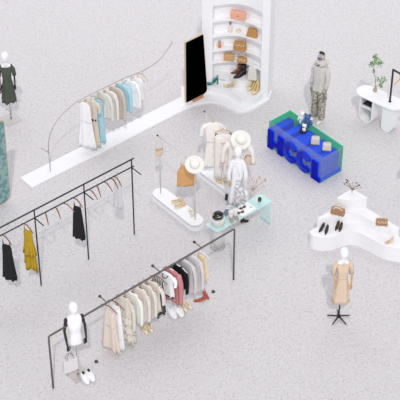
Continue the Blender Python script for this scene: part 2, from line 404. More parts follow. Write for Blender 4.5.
for i, (px, kind, nm, lab, m, L, kw, hm) in enumerate(front):
    q = railpt(px); q.z = RZ-.012; jit = random.uniform(-3, 3)+12
    if m == 'STRIPE': m = stripe_mat()
    hanger(q+Vector((0, 0, .0)), A2+jit, hm, ('brown wooden' if hm is HBR else 'white')+' hanger holding the '+lab.split(' on front rail')[0].split(', ')[0].split(' between')[0].split(' next')[0].split(' at right')[0], 'hangers on the front rail', hw=.195)
    g = garment(kind, nm, {'tee_shirt': 'shirt'}.get(nm, nm), lab, q, A2+jit, m, L, ph=i*1.7, group='garments on the front rail', d=.036, **kw)
    if 'striped' in lab:
        b = nb(); loft(b, dense([(-.42, .10, .05), (-.70, .12, .055), (-.92, .13, .06)], 4), 28, 6, .14, 1); mk('skirt', b, fab('dark_olive', (.30, .30, .28)), g)
    if lab.startswith('ruffled'):
        for zz in (-.62, -.85, -1.02):
            b = nb(); loft(b, dense([(zz+.05, .15, .055), (zz-.05, .19, .075)], 3), 32, 10, .2, zz*9, .015); mk('ruffle', b, m, g)

# ------------------------------------------------------------------ black double rail rack on the left
BB = P(134.3, 234); BA = P(41.2, 285.3); step = (BB-BA)
B2 = P(88.6, 259.2); BL = BA-step*.46
r = root('clothes_rack', 'tall black double bar clothes rack on left', 'clothes rack', B2)
def tor(v): return Vector(v)-r.location
for base in (BB, B2, BA, BL):
    # posts stand on the line of the two bars
    b = nb(); tube(b, [tor(base), tor(base+up*1.83)], .0135, 8); mk('post', b, BLACK, r)
    if base is not BL:
        b = nb(); q = base+up*1.64; tube(b, [tor(q), tor(q+E2*.27)], .011, 8); mk('side_arm', b, BLACK, r)
E1b = (BB-BA).normalized(); ST = BL-E1b*.25
b = nb(); tube(b, [tor(ST+up*1.83), tor(BB+E1b*.05+up*1.83)], .0145, 8); mk('upper_bar', b, BLACK, r)
b = nb(); tube(b, [tor(ST+up*1.65), tor(BB+E1b*.05+up*1.65)], .0125, 8); mk('lower_bar', b, BLACK, r)
LA, LB = BA+up*1.65, BB+up*1.65
YEL = fab('mustard', (.76, .63, .18), var=.12)
ink = fab('charcoal_black', (.15, .15, .16))
def rack_item(px, hl, g=None, jit=0):
    q = railpt(px, LA, LB); q.z = 1.637
    hanger(q, A2+jit, HBR, hl, 'brown hangers on the black rack', hw=.18, hook=.07)
    return q
q = rack_item(5.2, 'brown hanger holding the black dress at far left')
garment('dress', 'dress', 'dress', 'long black strappy dress at far left of black rack', q, A2+25, ink, .90, top=.17, hw=.13, waist=.095, hem=.13, straps=True, ph=1, amp=.13, group='garments on the black rack')
q = rack_item(26.8, 'brown hanger holding the mustard dress')
g = garment('dress', 'dress', 'dress', 'mustard yellow dress with uneven ruffled hem', q, A2+25, YEL, .98, hw=.12, waist=.08, hem=.115, straps=True, ph=2, amp=.15, hemj=.05, asym=-.07, group='garments on the black rack')
b = nb(); loft(b, dense([(-.46, .09, .06), (-.55, .095, .06), (-.74, .115, .07)], 4), 32, 7, .2, 1, .04, -.03); mk('ruffle', b, YEL, g)
rack_item(46, 'bare brown hanger just right of the left post', jit=-25)
rack_item(57, 'bare brown hanger, second right of left post', jit=-18)
rack_item(67, 'bare brown hanger, left of the second black dress', jit=8)
q = rack_item(76.5, 'brown hanger holding the second black dress', jit=0)
garment('dress', 'dress', 'dress', 'short black strappy dress left of the middle post', q, A2+20, ink, .84, top=.15, hw=.12, waist=.095, hem=.12, straps=True, ph=.5, amp=.12, group='garments on the black rack')
rack_item(92, 'bare brown hanger just right of the middle post', jit=-5)
rack_item(98, 'bare brown hanger, second right of middle post', jit=-22)
rack_item(107, 'bare brown hanger midway between middle post and sheer top', jit=-5)
rack_item(113.5, 'bare brown hanger touching the sheer top hanger', jit=-10)
q = rack_item(117, 'brown hanger holding the sheer white garment', jit=-10)
garment('dress', 'slip', 'slip', 'sheer white slip hanging at right end of black rack', q, A2+10, mat('sheer_white', (.90, .90, .91), .8, alpha=.65), .66, hw=.10, waist=.07, hem=.10, straps=True, ph=.5, amp=.1, group='garments on the black rack')

# ------------------------------------------------------------------ curved rail over the platform
AB = P(50.3, 171, .04)
r = root('clothes_rail', 'sculptural curved thin metal rail rising from white platform', 'clothes rail', AB)
def ap(t, z): return E1*t+up*(z-.04)
main = smoothpts([(0, .04), (0, .4), (.0, .6), (.03, .814), (.1, 1.0), (.2, 1.13), (.33, 1.235), (.62, 1.37), (.88, 1.41), (1.23, 1.417), (1.68, 1.424), (2.03, 1.41), (2.34, 1.385), (2.6, 1.395), (2.863, 1.467), (3.076, 1.617), (3.20, 1.75)], 5)
b = nb(); tube(b, [ap(*p) for p in main], .0095, 8); mk('curved_bar', b, ROPE, r)
b = nb(); tube(b, [ap(0, .5), ap(-.153, .70)], .008); mk('branch', b, ROPE, r)
b = nb(); ball(b, ap(-.153, .70), .018, n=8); mk('branch_tip', b, ROPE, r)
b = nb(); tube(b, [ap(.0, .56), ap(-.06, .58)], .007); mk('twig', b, ROPE, r)
WA, WB = AB+ap(.85, 1.405), AB+ap(2.4, 1.385)
lace = fab('floral_beige', (.80, .75, .66), col2=(.87, .84, .78), vscale=22)
sky = fab('sky_blue', (.60, .84, .91), var=.08)
arcrow = [
 (84.6, 'dress', 'dress', 'long white tiered dress, leftmost on the curved rail', fab('cool_white', (.98, .98, .99)), 1.10, dict(hw=.115, waist=.12, hem=.18, amp=.12, belt=fab('cool_white_seam', (.88, .88, .90)))),
 (90.8, 'dress', 'dress', 'long beige floral dress with black belt', lace, 1.16, dict(hw=.14, waist=.11, hem=.15, amp=.14, belt=BLK, sleeve=.2)),
 (97.6, 'dress', 'dress', 'long sky blue dress beside beige floral dress', sky, 1.14, dict(hw=.13, waist=.09, hem=.12, amp=.12, straps=True)),
 (104.0, 'top', 'blouse', 'off white pleated blouse right of the long blue dress', fab('pleat_white', (.88, .88, .86), var=.12, vscale=20), .60, dict(hw=.15, hem=.17, sleeve=.55, amp=.2, folds=11)),
 (109.5, 'top', 'blouse', 'ivory loose blouse left of the taupe jacket', fab('ivory_loose', (.90, .89, .86), var=.08), .62, dict(hw=.15, hem=.17, sleeve=.58, amp=.14)),
 (116.0, 'top', 'jacket', 'taupe jacket with long sleeves on curved rail', fab('taupe', (.77, .71, .66)), .72, dict(hw=.16, hem=.15, sleeve=.66, amp=.1)),
 (122.5, 'top', 'cardigan', 'sky blue cardigan right of the taupe jacket', sky, .62, dict(hw=.16, hem=.13, sleeve=.52, amp=.1)),
 (131.0, 'top', 'blouse', 'bright white long sleeved blouse on curved rail', fab('bright_white', (.99, .99, .99)), .62, dict(hw=.17, hem=.18, sleeve=.52, amp=.1)),
 (137.5, 'top', 'blouse', 'thin white sleeveless top at right end of curved rail', fab('thin_white', (.96, .96, .96)), .54, dict(hw=.13, hem=.12, amp=.1)),
]
for i, (px, kind, nm, lab, m, L, kw) in enumerate(arcrow):
    q = railpt(px, WA, WB); q.z -= .008
    hanger(q, A2+22+random.uniform(-4, 4), HPALE, 'pale wooden hanger holding the '+lab.split(',')[0].split(' right of')[0].split(' on curved')[0].split(' left of')[0].split(' at right')[0].split(' beside')[0], 'hangers on the curved rail', hw=.165)
    garment(kind, nm, nm, lab, q, A2+(24 if i < 3 else 14), m, L, ph=i*1.3, group='garments on the curved rail', **kw)
q = railpt(142.5, WA, WB); hanger(q, A2, HPALE, 'bare pale hanger at right end of the curved rail', 'hangers on the curved rail', hw=.18)

# ------------------------------------------------------------------ capsule pedestals with single rails
def capsule(cx0, cx1, rr, n=14):
    pts = [(cx1+rr*math.cos(a), rr*math.sin(a)) for a in [-math.pi/2+math.pi*k/n for k in range(n+1)]]
    return pts+[(cx0+rr*math.cos(a), rr*math.sin(a)) for a in [math.pi/2+math.pi*k/n for k in range(n+1)]]
def pedestal(loc, label, L, zt=1.56, x0=.0, x1=1.0):
    r = root('display_pedestal', label, 'pedestal', loc, A2)
    b = nb(); prism(b, capsule(x0, x1, .16), 0, .02); mk('lower_plate', b, WHITE, r, smooth=False)
    b = nb(); prism(b, capsule(x0, x1, .16), .13, .15); mk('upper_plate', b, WHITE, r, smooth=False)
    b = nb(); prism(b, capsule(x0+.06, x1-.06, .10), .02, .13); mk('core', b, mat('core_white', (.93, .93, .95), .5), r, smooth=False)
    for x in (x0, x1):
        b = nb(); tube(b, [(x, 0, .15), (x, 0, zt-.1)], .011); mk('post', b, THINM, r)
    b = nb(); tube(b, [(x0-.06, 0, zt-.1), (x1+.06, 0, zt-.1)], .009); mk('rail', b, THINM, r)
    b = nb(); ball(b, (x0-.06, 0, zt-.1), .02, n=8); mk('rail_cap', b, BLACK, r)
    return r
p1 = P(160.8, 193.0, .15); p1.z = 0
pedestal(p1, 'white double plate capsule pedestal with gold sandals on it', 1.0, 1.64, 0, 1.04)
p2 = P(206.3, 168.6, .15); p2.z = 0
pedestal(p2, 'white double plate capsule pedestal with rail holding cream clothes', 1.2, 1.64, 0, 1.0)
RL1 = p1+up*1.53; RL2 = p2+up*1.53

def sunhat(loc, tilt, rz, label, m, rr=.20):
    r = root('sun_hat', label, 'hat', loc, rz, 'sun hats on the pedestal rails'); r.rotation_euler[0] = R(tilt)
    b = nb(); prof = [(0, .0), (rr*.45, .0), (rr*.98, -.012), (rr, -.004), (rr*.93, .004), (rr*.5, .012)]
    lathe(b, prof+[(rr*.48, .014)], 32); mk('brim', b, m, r)
    b = nb(); lathe(b, [(rr*.5, .005), (rr*.50, .05), (rr*.46, .085), (rr*.38, .10), (rr*.18, .095), (0, .088)], 28, sy=1.12); mk('crown', b, m, r)
    b = nb(); lathe(b, [(rr*.515, .006), (rr*.515, .03)], 28, sy=1.12); mk('hat_band', b, mat('hat_band', (.88, .86, .83), .7), r)
    return r
HATM = mat('hat_felt', (.94, .93, .91), .8, bump=.1)
sunhat(RL1+E2*1.03+up*(.03)+Vector((.0, -.06, .0)), 30, 8, 'wide brimmed off white hat above tan camisole', HATM, .185)
sunhat(RL2+E2*1.0+up*.0+Vector((.0, -.06, 0)), 30, 12, 'wide brimmed off white hat behind white mannequin head', HATM, .20)

def bag(loc, rz, w, d, h, m, label, handle='arc', hm=None, name='handbag', flap=False, charm=None, group=None, taper=.85, clasp=None, hr=.006):
    r = root(name, label, 'bag', loc, rz, group)
    b = nb(); box(b, (0, 0, h/2), (w, d, h), taper=taper); mk('bag_body', b, m, r, smooth=False, bevel=min(d, h)*.18)
    if flap:
        b = nb(); box(b, (0, -d*.48, h*.68), (w*.92, .012, h*.5)); mk('flap', b, m, r, smooth=False, bevel=.005)
    if clasp:
        b = nb(); ball(b, (0, -d*.5, h*.55), .014, n=8); mk('clasp', b, clasp, r)
    if handle == 'arc':
        b = nb(); tube(b, [(w*.32*math.cos(t), 0, h*.97+h*.45*math.sin(t)) for t in [math.pi*k/10 for k in range(11)]], hr, 6); mk('handle', b, hm or m, r)
    if handle == 'pair':
        for s in (-1, 1):
            b = nb(); tube(b, [(w*.3*math.cos(t), s*d*.3, h*.95+h*.4*math.sin(t)) for t in [math.pi*k/10 for k in range(11)]], hr, 6); mk('handle', b, hm or m, r)
    if handle == 'ring':
        b = nb(); tube(b, [(w*.58+.045*math.cos(t), 0, h*.62+.045*math.sin(t)) for t in [2*math.pi*k/12 for k in range(13)]], .006, 6); mk('handle', b, hm or m, r)
    if charm:
        for k in range(5):
            b = nb(); ball(b, (-w*.32+w*.16*k, -d*.52, h*.8-(.02 if k % 2 else 0)), .016, n=8); mk('charm', b, charm, r)
    return r
STRAW = mat('straw', (.90, .83, .72), .8, bump=.4, bscale=90, var=.12, vscale=40)
# straw bag hanging from the left end of the first rail
q = RL1-E2*.02
r = root('straw_bag', 'small straw pouch bag hanging by its strap at rail end', 'bag', q, 25)
b = nb(); lathe(b, [(0, -.46), (.055, -.455), (.08, -.42), (.085, -.36), (.072, -.30), (.065, -.30), (0, -.31)], 20, sy=.45); mk('pouch', b, STRAW, r)
b = nb(); lathe(b, [(.074, -.325), (.077, -.30), (.07, -.295)], 20, sy=.45); mk('pouch_rim', b, mat('tan_rim', (.76, .63, .45), .7), r)
b = nb(); tube(b, [(-.075, 0, -.31), (-.06, 0, -.15), (0, 0, .012), (.06, 0, -.15), (.075, 0, -.31)], .006, 6); mk('strap', b, STRAW, r)
# camisole
q = RL1+E2*.79; q.z -= .008
hanger(q, A1, WOOD, 'light wooden hanger holding the tan camisole', 'wooden hangers on the pedestal rails', hw=.17)
garment('top', 'camisole', 'camisole', 'tan orange camisole hanging below the off white hat', q, A1-32, fab('camel_orange', (.86, .67, .45), var=.1), .56, hw=.19, waist=.17, hem=.175, straps=True, amp=.06, ph=1)
# second rail
IV = fab('ivory_fabric', (.99, .975, .95)); PB = fab('pale_blush', (.97, .94, .92))
q = RL2+E2*.20; q.z -= .008
hanger(q, A1-40, WOOD, 'light wooden hanger holding the ivory belted dress', 'wooden hangers on the pedestal rails', hw=.17)
garment('dress', 'dress', 'dress', 'ivory short sleeved belted long dress at left of rail', q, A1-40, IV, 1.10, hw=.16, waist=.125, hem=.185, sleeve=.24, spread=.07, amp=.08, belt=fab('ivory_belt', (.86, .84, .78)), ph=0, buttons=GOLD, sr=.055)
q = RL2+E2*.50; q.z -= .008
hanger(q, A1-38, WOOD, 'light wooden hanger with black clips holding pale trousers', 'wooden hangers on the pedestal rails', hw=.17, clips=True)
garment('trousers', 'trousers', 'trousers', 'pale blush wide trousers clipped beside ivory dress', q, A1-38, PB, 1.10, top=.20, amp=.08)
q = RL2+E2*.93; q.z -= .008
hanger(q, A1-40, WOOD, 'light wooden hanger holding the cream jacket behind hat', 'wooden hangers on the pedestal rails', hw=.17)
jk = garment('top', 'jacket', 'jacket', 'cream jacket with wide sleeves and tan cuffs behind white mannequin', q, A1-45, fab('cream_jacket', (.97, .945, .92)), .60, hw=.20, hem=.20, sleeve=.42, spread=.09, sr=.07, amp=.08, cuff=fab('tan_cuff', (.84, .74, .62)), top=.12)
bag(RL2+E2*1.02+Vector((.13, -.1, -.50)), 12, .16, .07, .12, mat('blush_tan', (.86, .77, .69), .6), 'small blush tan shoulder bag hanging right of white hat', 'arc', KNOB)

# ------------------------------------------------------------------ shoes
def shoe(style, heel, toe, z, m, m2, label, group=None, L=None, wd=1.0, hs=1.0):
    a, b_ = P(*heel, z), P(*toe, z)
    d = (b_-a); a_ = math.degrees(math.atan2(d.y, d.x))
    L = L or d.length
    cat = {'sneaker': 'sneaker', 'boot': 'boot', 'sandal': 'sandal'}.get(style, 'shoe')
    nm = {'sneaker': 'sneaker', 'boot': 'ankle_boot', 'sandal': 'strappy_sandal', 'heel': 'high_heel', 'flat': 'flat_shoe', 'sling': 'slingback_heel'}[style]
    r = root(nm, label, cat, a, a_, group)
    hh = {'heel': .085, 'sling': .07, 'sandal': .05, 'boot': .07, 'flat': .008, 'sneaker': .0}[style]*L/.24*hs
    SW = .045 if 'gold strappy' in label else .028
    def zs(t): return hh*max(0, 1-t/.62)**1.1
    def wid(t): return L*(.27 if style == 'sneaker' else .20)*wd*(.62+.55*math.sin(math.pi*min(1, t*.9+.1))-(.05 if style == 'sneaker' else .30)*max(0, t-.8)/.2)
    N = 10
    def strip(z_lo, z_hi, scale, t0=0, t1=1):
        b = nb(); rings = []
        for i in range(N+1):
            t = t0+(t1-t0)*i/N; x = L*t; w_ = wid(t)*scale*.5*1.6
            e = 1-max(0, (t-.93)/.07)**2*.6; e *= 1-max(0, (.06-t)/.06)**2*.5
            zl, zh = z_lo(t), z_hi(t)
            rings.append([b.verts.new((x, w_*e, zl)), b.verts.new((x, w_*e*.8, zh)), b.verts.new((x, -w_*e*.8, zh)), b.verts.new((x, -w_*e, zl))])
        for p, q in zip(rings, rings[1:]):
            for k in range(4): b.faces.new((p[k], p[(k+1) % 4], q[(k+1) % 4], q[k]))
        b.faces.new(rings[0][::-1]); b.faces.new(rings[-1]); return b
    th = .028 if style == 'sneaker' else .010
    mk('sole', strip(lambda t: zs(t), lambda t: zs(t)+th, 1.0), m2 if style != 'boot' else m, r, smooth=False, sub=1)
    if style in ('heel', 'sling', 'sandal', 'boot'):
        b = nb(); box(b, (L*.07, 0, hh/2+.002), (L*.13 if style == 'boot' else L*.09, L*.13, hh), taper=1.25); mk('heel', b, m if style != 'sandal' else m2, r, smooth=False, bevel=.002)
    if style == 'sneaker':
        mk('upper', strip(lambda t: th, lambda t: th+L*(.25 if t < .45 else .25-.14*min(1, (t-.45)/.35)-.05*max(0, t-.8)/.2), .92, .02, .98), m, r, sub=1)
        b = nb(); lathe(b, [(L*.085, 0), (L*.095, .008), (L*.05, .010)], 12, (L*.2, 0, th+L*.245), 1.4, .9); mk('collar', b, mat('dark_lining', (.12, .12, .13), .8) if 'black' in label else m2, r)
        b = nb(); tube(b, [(L*.42, L*.08, th+L*.22), (L*.5, -L*.08, th+L*.20), (L*.56, L*.08, th+L*.17), (L*.62, -L*.07, th+L*.15)], .005, 5); mk('laces', b, HWH, r)
    elif style in ('heel', 'flat'):
        mk('upper', strip(lambda t: zs(t)+th, lambda t: zs(t)+th+L*(.16 if t > .62 else .10+.0*t)*(1-max(0, t-.75)*2.2), .95, .62, .99), m, r, sub=1)
        for s in (-1, 1):
            b = nb(); tube(b, [(L*.02, 0, zs(.02)+L*.20), (L*.15, s*L*.10, zs(.15)+L*.14), (L*.45, s*L*.12, zs(.45)+L*.08), (L*.68, s*L*.12, zs(.68)+L*.07)], L*.035, 6); mk('side_wall', b, m, r)
    elif style == 'sling':
        mk('upper', strip(lambda t: zs(t)+th, lambda t: zs(t)+th+L*.15*(1-max(0, t-.75)*2.2), .95, .60, .99), m, r, sub=1)
        b = nb(); tube(b, [(L*.62, L*.1, L*.16+zs(.6)), (L*.1, L*.08, zs(.1)+L*.25), (0, 0, zs(0)+L*.26), (L*.1, -L*.08, zs(.1)+L*.25), (L*.62, -L*.1, L*.16+zs(.6))], L*.022, 6); mk('heel_strap', b, m, r)
    elif style == 'sandal':
        for t in (.45, .62, .8):
            b = nb(); tube(b, [(L*t, L*.13*math.cos(a), zs(t)+.008+L*.13*math.sin(a)) for a in [math.pi*k/8 for k in range(9)]], L*SW, 6); mk('strap', b, m, r)
        b = nb(); tube(b, [(L*.3, L*.11, zs(.3)), (L*.05, L*.09, zs(0)+L*.3), (L*.0, 0, zs(0)+L*.33), (L*.05, -L*.09, zs(0)+L*.3), (L*.3, -L*.11, zs(.3))], L*.028, 6); mk('ankle_strap', b, m, r)
    elif style == 'boot':
        mk('upper', strip(lambda t: zs(t)+th*.5, lambda t: zs(t)+th+L*(.30 if t < .45 else .30-.2*min(1, (t-.45)/.4)), .95, .0, .99), m, r, sub=1)
        b = nb(); lathe(b, [(L*.20, 0), (L*.18, L*.2), (L*.20, L*.38), (L*.15, L*.38), (L*.14, L*.25)], 14, (L*.2, 0, hh+L*.2), 1, .75); mk('shaft', b, m2, r)
    return r
CRM = mat('cream_leather', (.92, .89, .82), .5); YIN = mat('yellow_insole', (.86, .76, .52), .6); WSH = mat('white_leather', (.95, .95, .96), .45); GSO = mat('grey_sole', (.80, .80, .82), .6)
shoe('sneaker', (82.3, 374.6), (86.8, 382.3), 0, WSH, GSO, 'left white sneaker with black lining in front of mannequin plate', 'sneakers at the front mannequin', L=.28, wd=1.2)
shoe('sneaker', (87.6, 372.2), (92.2, 379.6), 0, WSH, GSO, 'right white sneaker with black lining in front of mannequin plate', 'sneakers at the front mannequin', L=.28, wd=1.2)
shoe('heel', (142.2, 326), (146.3, 333.6), 0, CRM, YIN, 'left cream heeled shoe with yellow insole under front rail', 'cream heels', L=.25)
shoe('heel', (147.6, 324.5), (151.6, 331.5), 0, CRM, YIN, 'right cream heeled shoe with yellow insole under front rail', 'cream heels', L=.25)
shoe('sneaker', (169.0, 309.2), (174.8, 318.6), 0, WSH, GSO, 'left plain white sneaker under dusty pink cardigan', 'white sneakers', L=.31, wd=1.2)
shoe('sneaker', (175.8, 307.4), (181.4, 316), 0, WSH, GSO, 'right plain white sneaker under dusty pink cardigan', 'white sneakers', L=.31, wd=1.2)
shoe('flat', (179.4, 304.6), (185.7, 311.3), 0, CRM, YIN, 'cream pointed flat shoe next to white sneakers', 'cream flats', L=.25)
shoe('flat', (184.2, 302), (190, 308.2), 0, CRM, YIN, 'cream pointed flat shoe nearer the red sandals', 'cream flats', L=.25)
RED = mat('brick_red', (.72, .36, .28), .5)
shoe('sandal', (205.8, 299.6), (195.2, 301.2), 0, RED, RED, 'brick red strappy sandal pointing left under grey jacket', 'red sandals', L=.24, wd=1.2)
shoe('sandal', (203.2, 292.6), (207.4, 298.2), 0, RED, RED, 'brick red strappy sandal standing behind its pair', 'red sandals', L=.22, wd=1.1)
SGO = mat('sandal_gold', (.86, .76, .58), .5)
shoe('flat', (171.4, 203.4), (180.4, 200.8), .15, SGO, CRM, 'gold slide sandal at back on white capsule pedestal', 'gold sandals', L=.26, wd=1.5)
shoe('flat', (174.6, 208.2), (183.6, 204.8), .15, SGO, CRM, 'gold slide sandal at front on white capsule pedestal', 'gold sandals', L=.26, wd=1.5)
shoe('sandal', (188.6, 212.5), (194.5, 211), .15, CRM, CRM, 'pale thin strapped sandal near right end of capsule pedestal', 'pale sandals', L=.18)
shoe('sandal', (190.5, 217.2), (196, 213.8), .15, CRM, CRM, 'pale thin strapped sandal beside the rail post', 'pale sandals', L=.18)
shoe('heel', (215.8, 181.6), (219.8, 183.2), .15, SGO, CRM, 'gold toned heel left under the pale trousers', 'heels under trousers', L=.18)
shoe('heel', (219.8, 179.8), (223.4, 181.4), .15, SGO, CRM, 'gold toned heel right under the pale trousers', 'heels under trousers', L=.18)
DKB = mat('dark_brown_leather', (.16, .13, .12), .5); BRN = mat('brown_suede', (.35, .28, .22), .7)
shoe('boot', (225.2, 199.8), (228.8, 201.4), 0, DKB, DKB, 'black ankle boot standing left of white mannequin', None, L=.17)

# niche items
GLD = mat('yellow_gold_satin', (.83, .67, .36), .4, var=.2, vscale=30); PYE = mat('pale_yellow_leather', (.93, .87, .70), .5); TEA = mat('teal_leather', (.12, .50, .52), .45)
shoe('sling', (218.6, 84), (206.8, 84.2), .20, TEA, TEA, 'teal slingback heel beside the black floor mirror', L=.29, wd=1.3, hs=1.9)
shoe('heel', (235.5, 87.6), (225.2, 86.4), .20, PYE, GSO, 'pale yellow heeled pump on niche step', L=.27, wd=1.2, hs=1.4)
shoe('heel', (255.2, 84.5), (247, 92), .20, PYE, GLD, 'left yellow gold heel on niche step', 'gold heels in niche', L=.30, wd=1.2, hs=1.6)
shoe('heel', (258.4, 88), (252.2, 96), .20, PYE, GLD, 'right yellow gold heel on niche step', 'gold heels in niche', L=.30, wd=1.2, hs=1.6)
shoe('boot', (242, 72.5), (234.5, 73.2), .42, mat('rust_leather', (.55, .28, .16), .5), mat('rust_leather', (.55, .28, .16), .5), 'rust brown ankle boot behind the black one in niche', None, L=.25)
shoe('boot', (246, 74), (239, 76.5), .42, DKB, DKB, 'black ankle boot beside white backpack in niche', None, L=.32, wd=1.2)
r = bag(P(252.4, 79, .42), -14, .21, .12, .32, mat('off_white_leather', (.88, .87, .84), .6), 'small off white backpack standing in niche', 'arc', HWH, name='backpack', taper=.8)
CORAL = mat('coral_leather', (.93, .69, .59), .5)
bag(P(238.3, 19.3, 1.80), -18, .32, .09, .20, CORAL, 'coral pink clutch with ring handle on top shelf', 'ring', mat('pearl', (.88, .80, .74), .3), flap=True, clasp=KNOB, name='clutch_bag', taper=.97)
bag(P(252.3, 36.3, 1.42), -20, .25, .12, .19, mat('ochre_leather', (.74, .55, .31), .5), 'ochre brown handbag with round pearl handle on second shelf', 'arc', mat('pearl', (.88, .80, .74), .3), taper=.72)
bag(P(240, 49.8, 1.06), -16, .28, .12, .20, mat('ochre_leather', (.74, .55, .31), .5), 'ochre handbag decorated with pearls on third shelf', 'arc', mat('pearl', (.88, .80, .74), .3), charm=mat('pearl', (.88, .80, .74), .3), flap=True, taper=.9)
bag(P(229, 60.2, .76), -8, .22, .10, .16, TAN, 'tan box handbag under hanging chain of pearls', None, flap=True, taper=.97)
bag(P(242, 62.2, .76), -15, .22, .11, .13, mat('ochre_leather', (.74, .55, .31), .5), 'low ochre bag beside the tan box handbag', 'arc', mat('pearl', (.88, .80, .74), .3), charm=mat('pearl', (.88, .80, .74), .3))
PRL = mat('pearl_white', (.93, .88, .82), .4)
r = root('perfume_bottle', 'pale pink bottle with rose cap on second shelf', 'bottle', P(230.3, 31.6, 1.42), 0)
b = nb(); lathe(b, [(0, 0), (.045, 0), (.048, .01), (.048, .13), (.02, .165), (.018, .18), (0, .18)], 16); mk('bottle_body', b, mat('pale_pink', (.93, .87, .84), .3), r)
b = nb(); lathe(b, [(.02, .18), (.022, .235), (0, .24)], 12); mk('cap', b, mat('rose_cap', (.70, .42, .40), .4), r)
r = root('candle_jar', 'small tilted pale jar with yellow top, left of bottle', 'jar', P(221.5, 30.6, 1.42), 20)
b = nb(); lathe(b, [(0, 0), (.03, 0), (.034, .06), (0, .065)], 14); mk('jar_body', b, PRL, r)
b = nb(); ball(b, (.01, 0, .085), .025); mk('lid', b, mat('soft_yellow', (.90, .84, .52), .5), r)
r = root('soap_dish', 'low pale dish with small yellow top, right of bottle', 'dish', P(238.5, 31.8, 1.42), -10)
b = nb(); lathe(b, [(0, 0), (.05, 0), (.06, .03), (0, .032)], 16, sy=.7); mk('dish', b, PRL, r)
b = nb(); ball(b, (.02, 0, .045), .022); mk('soap', b, mat('soft_yellow', (.90, .84, .52), .5), r)
r = root('necklace_stand', 'small white and orange jewellery stand on third shelf', 'jewellery stand', P(219.5, 47, 1.06), 0)
b = nb(); lathe(b, [(0, 0), (.035, 0), (.03, .04), (.02, .06), (.03, .10), (0, .11)], 14); mk('bust', b, mat('orange_resin', (.85, .55, .38), .5), r)
for s in (-1, 1):
    b = nb(); ball(b, (s*.055, 0, .075), .035, (1, .6, 1)); mk('pearl_cluster', b, PRL, r)
b = nb(); ball(b, (0, 0, .14), .028); mk('knob', b, SILV, r)
# hanging bead necklace under shelf
q = P(239, 51, .90)
r = root('bead_necklace', 'loose silver and pearl bead necklace draped above tan bags', 'necklace', P(238, 61.5, .76), -14)
random.seed(8)
for k in range(22):
    t = 2*math.pi*k/22; b = nb(); ball(b, (.12*math.cos(t), .02*math.sin(3*t)+.03, .22+.06*math.sin(t)), .013, n=6); mk('bead', b, SILV if k % 3 else PRL, r)
for s in (-1, 1):
    b = nb(); tube(b, [(s*.1, .05, 0), (s*.1, .03, .2)], .004, 5); mk('stand_wire', b, SILV, r)

# ------------------------------------------------------------------ tiered display
TM = mat('tier_white', (.955, .955, .965), .45, spec=.25)
apex = P(352, 188.7, .8); apex.z = 0
tr = root('tiered_display', 'white three tiered wavy display plinth with shoes and bags', 'display plinth', apex)
def tv(p): v = Vector(p)-apex; return (v.x, v.y)
# back edges run along -e1 (left) and +e2 (right)
E2t = (P(399.5, 227.5, .55)-P(367.5, 197.5, .8)*1).normalized()
def tier(pts, l_end, r_end, z0, z1, lpx):
    b = nb(); pp = [tv(q) for q in pts]; prism(b, [(0, 0)]+[tv(l_end)]+pp+[tv(r_end)], z0, z1); mk('tier', b, TM, tr, smooth=False)
A_ = apex
L3, R3 = apex-E1*.40, apex+E2*.38
tier(smoothpts([P(338, 198.4, .8), P(344, 199.6, .8), P(352, 200.5, .8), P(360, 199.8, .8), P(366, 198.4, .8)], 4), P(337, 197.5, .8), P(367.5, 197.5, .8), 0, .80, None)
z = .55
tier(smoothpts([P(x, y, z) for x, y in [(318.2, 218.6), (325, 218), (338, 215), (350, 213), (362, 215.5), (375, 222.5), (388, 227.5), (398.6, 229)]], 5), P(317.5, 218, z), P(399.5, 227.8, z), 0, .55, None)
fr = [(309.0, 245.6), (312.6, 249.2), (323, 251), (332.5, 249.8), (340, 247), (349, 244.8), (357.5, 246), (366, 250), (375, 255), (386, 259.8), (398, 262), (408, 262.3)]
tier(smoothpts([P(x, y, 0) for x, y in fr], 5), P(309.2, 244.4, 0), P(399.5, 227.8, z)+(P(399.5, 227.8, z)-P(367.5, 197.5, .8)).normalized()*.36, 0, .34, None)
shoe('heel', (324.0, 226.8), (319.0, 232.4), .34, mat('black_patent', (.09, .09, .09), .35), KNOB, 'leftmost black pump on the lowest white tier', 'black pumps', L=.20, wd=.75)
shoe('heel', (327.8, 228.4), (325.2, 234.6), .34, mat('black_patent', (.09, .09, .09), .35), KNOB, 'second black pump on the lowest white tier', 'black pumps', L=.20, wd=.75)
shoe('heel', (338.8, 224.6), (335.4, 230.8), .34, DKB, BRN, 'left dark brown pump on the lowest white tier', 'dark brown pumps', L=.20, wd=.75)
shoe('heel', (341.8, 225.6), (339.2, 231.8), .34, DKB, BRN, 'right dark brown pump on the lowest white tier', 'dark brown pumps', L=.20, wd=.75)
shoe('sandal', (393.5, 241), (386.5, 243.4), .34, mat('rose_gold', (.85, .70, .56), .4), PRL, 'thin rose gold strappy sandal at right on lowest tier', L=.20, wd=1.3)
bag(P(337.8, 213.8, .55), -22, .27, .12, .13, mat('camel_leather', (.66, .50, .36), .5), 'camel handbag with white charms at left of middle tier', 'pair', PRL, taper=.95, hr=.009)
bag(P(381.6, 224.6, .55), -6, .22, .10, .13, mat('camel_leather', (.66, .50, .36), .5), 'camel handbag with pale scarf at right of middle tier', 'arc', PRL, charm=mat('scarf_cream', (.88, .80, .70), .7), taper=.95)
r = root('dried_flower_vase', 'small clear vase of dried twigs on top white tier', 'vase', P(352, 192, .8), 0)
b = nb(); lathe(b, [(0, 0), (.018, 0), (.02, .06), (.012, .10), (.010, .10), (0, .02)], 12); mk('vase', b, ACRY, r)
DRY = mat('dried_twig', (.62, .55, .50), .9)
random.seed(2)
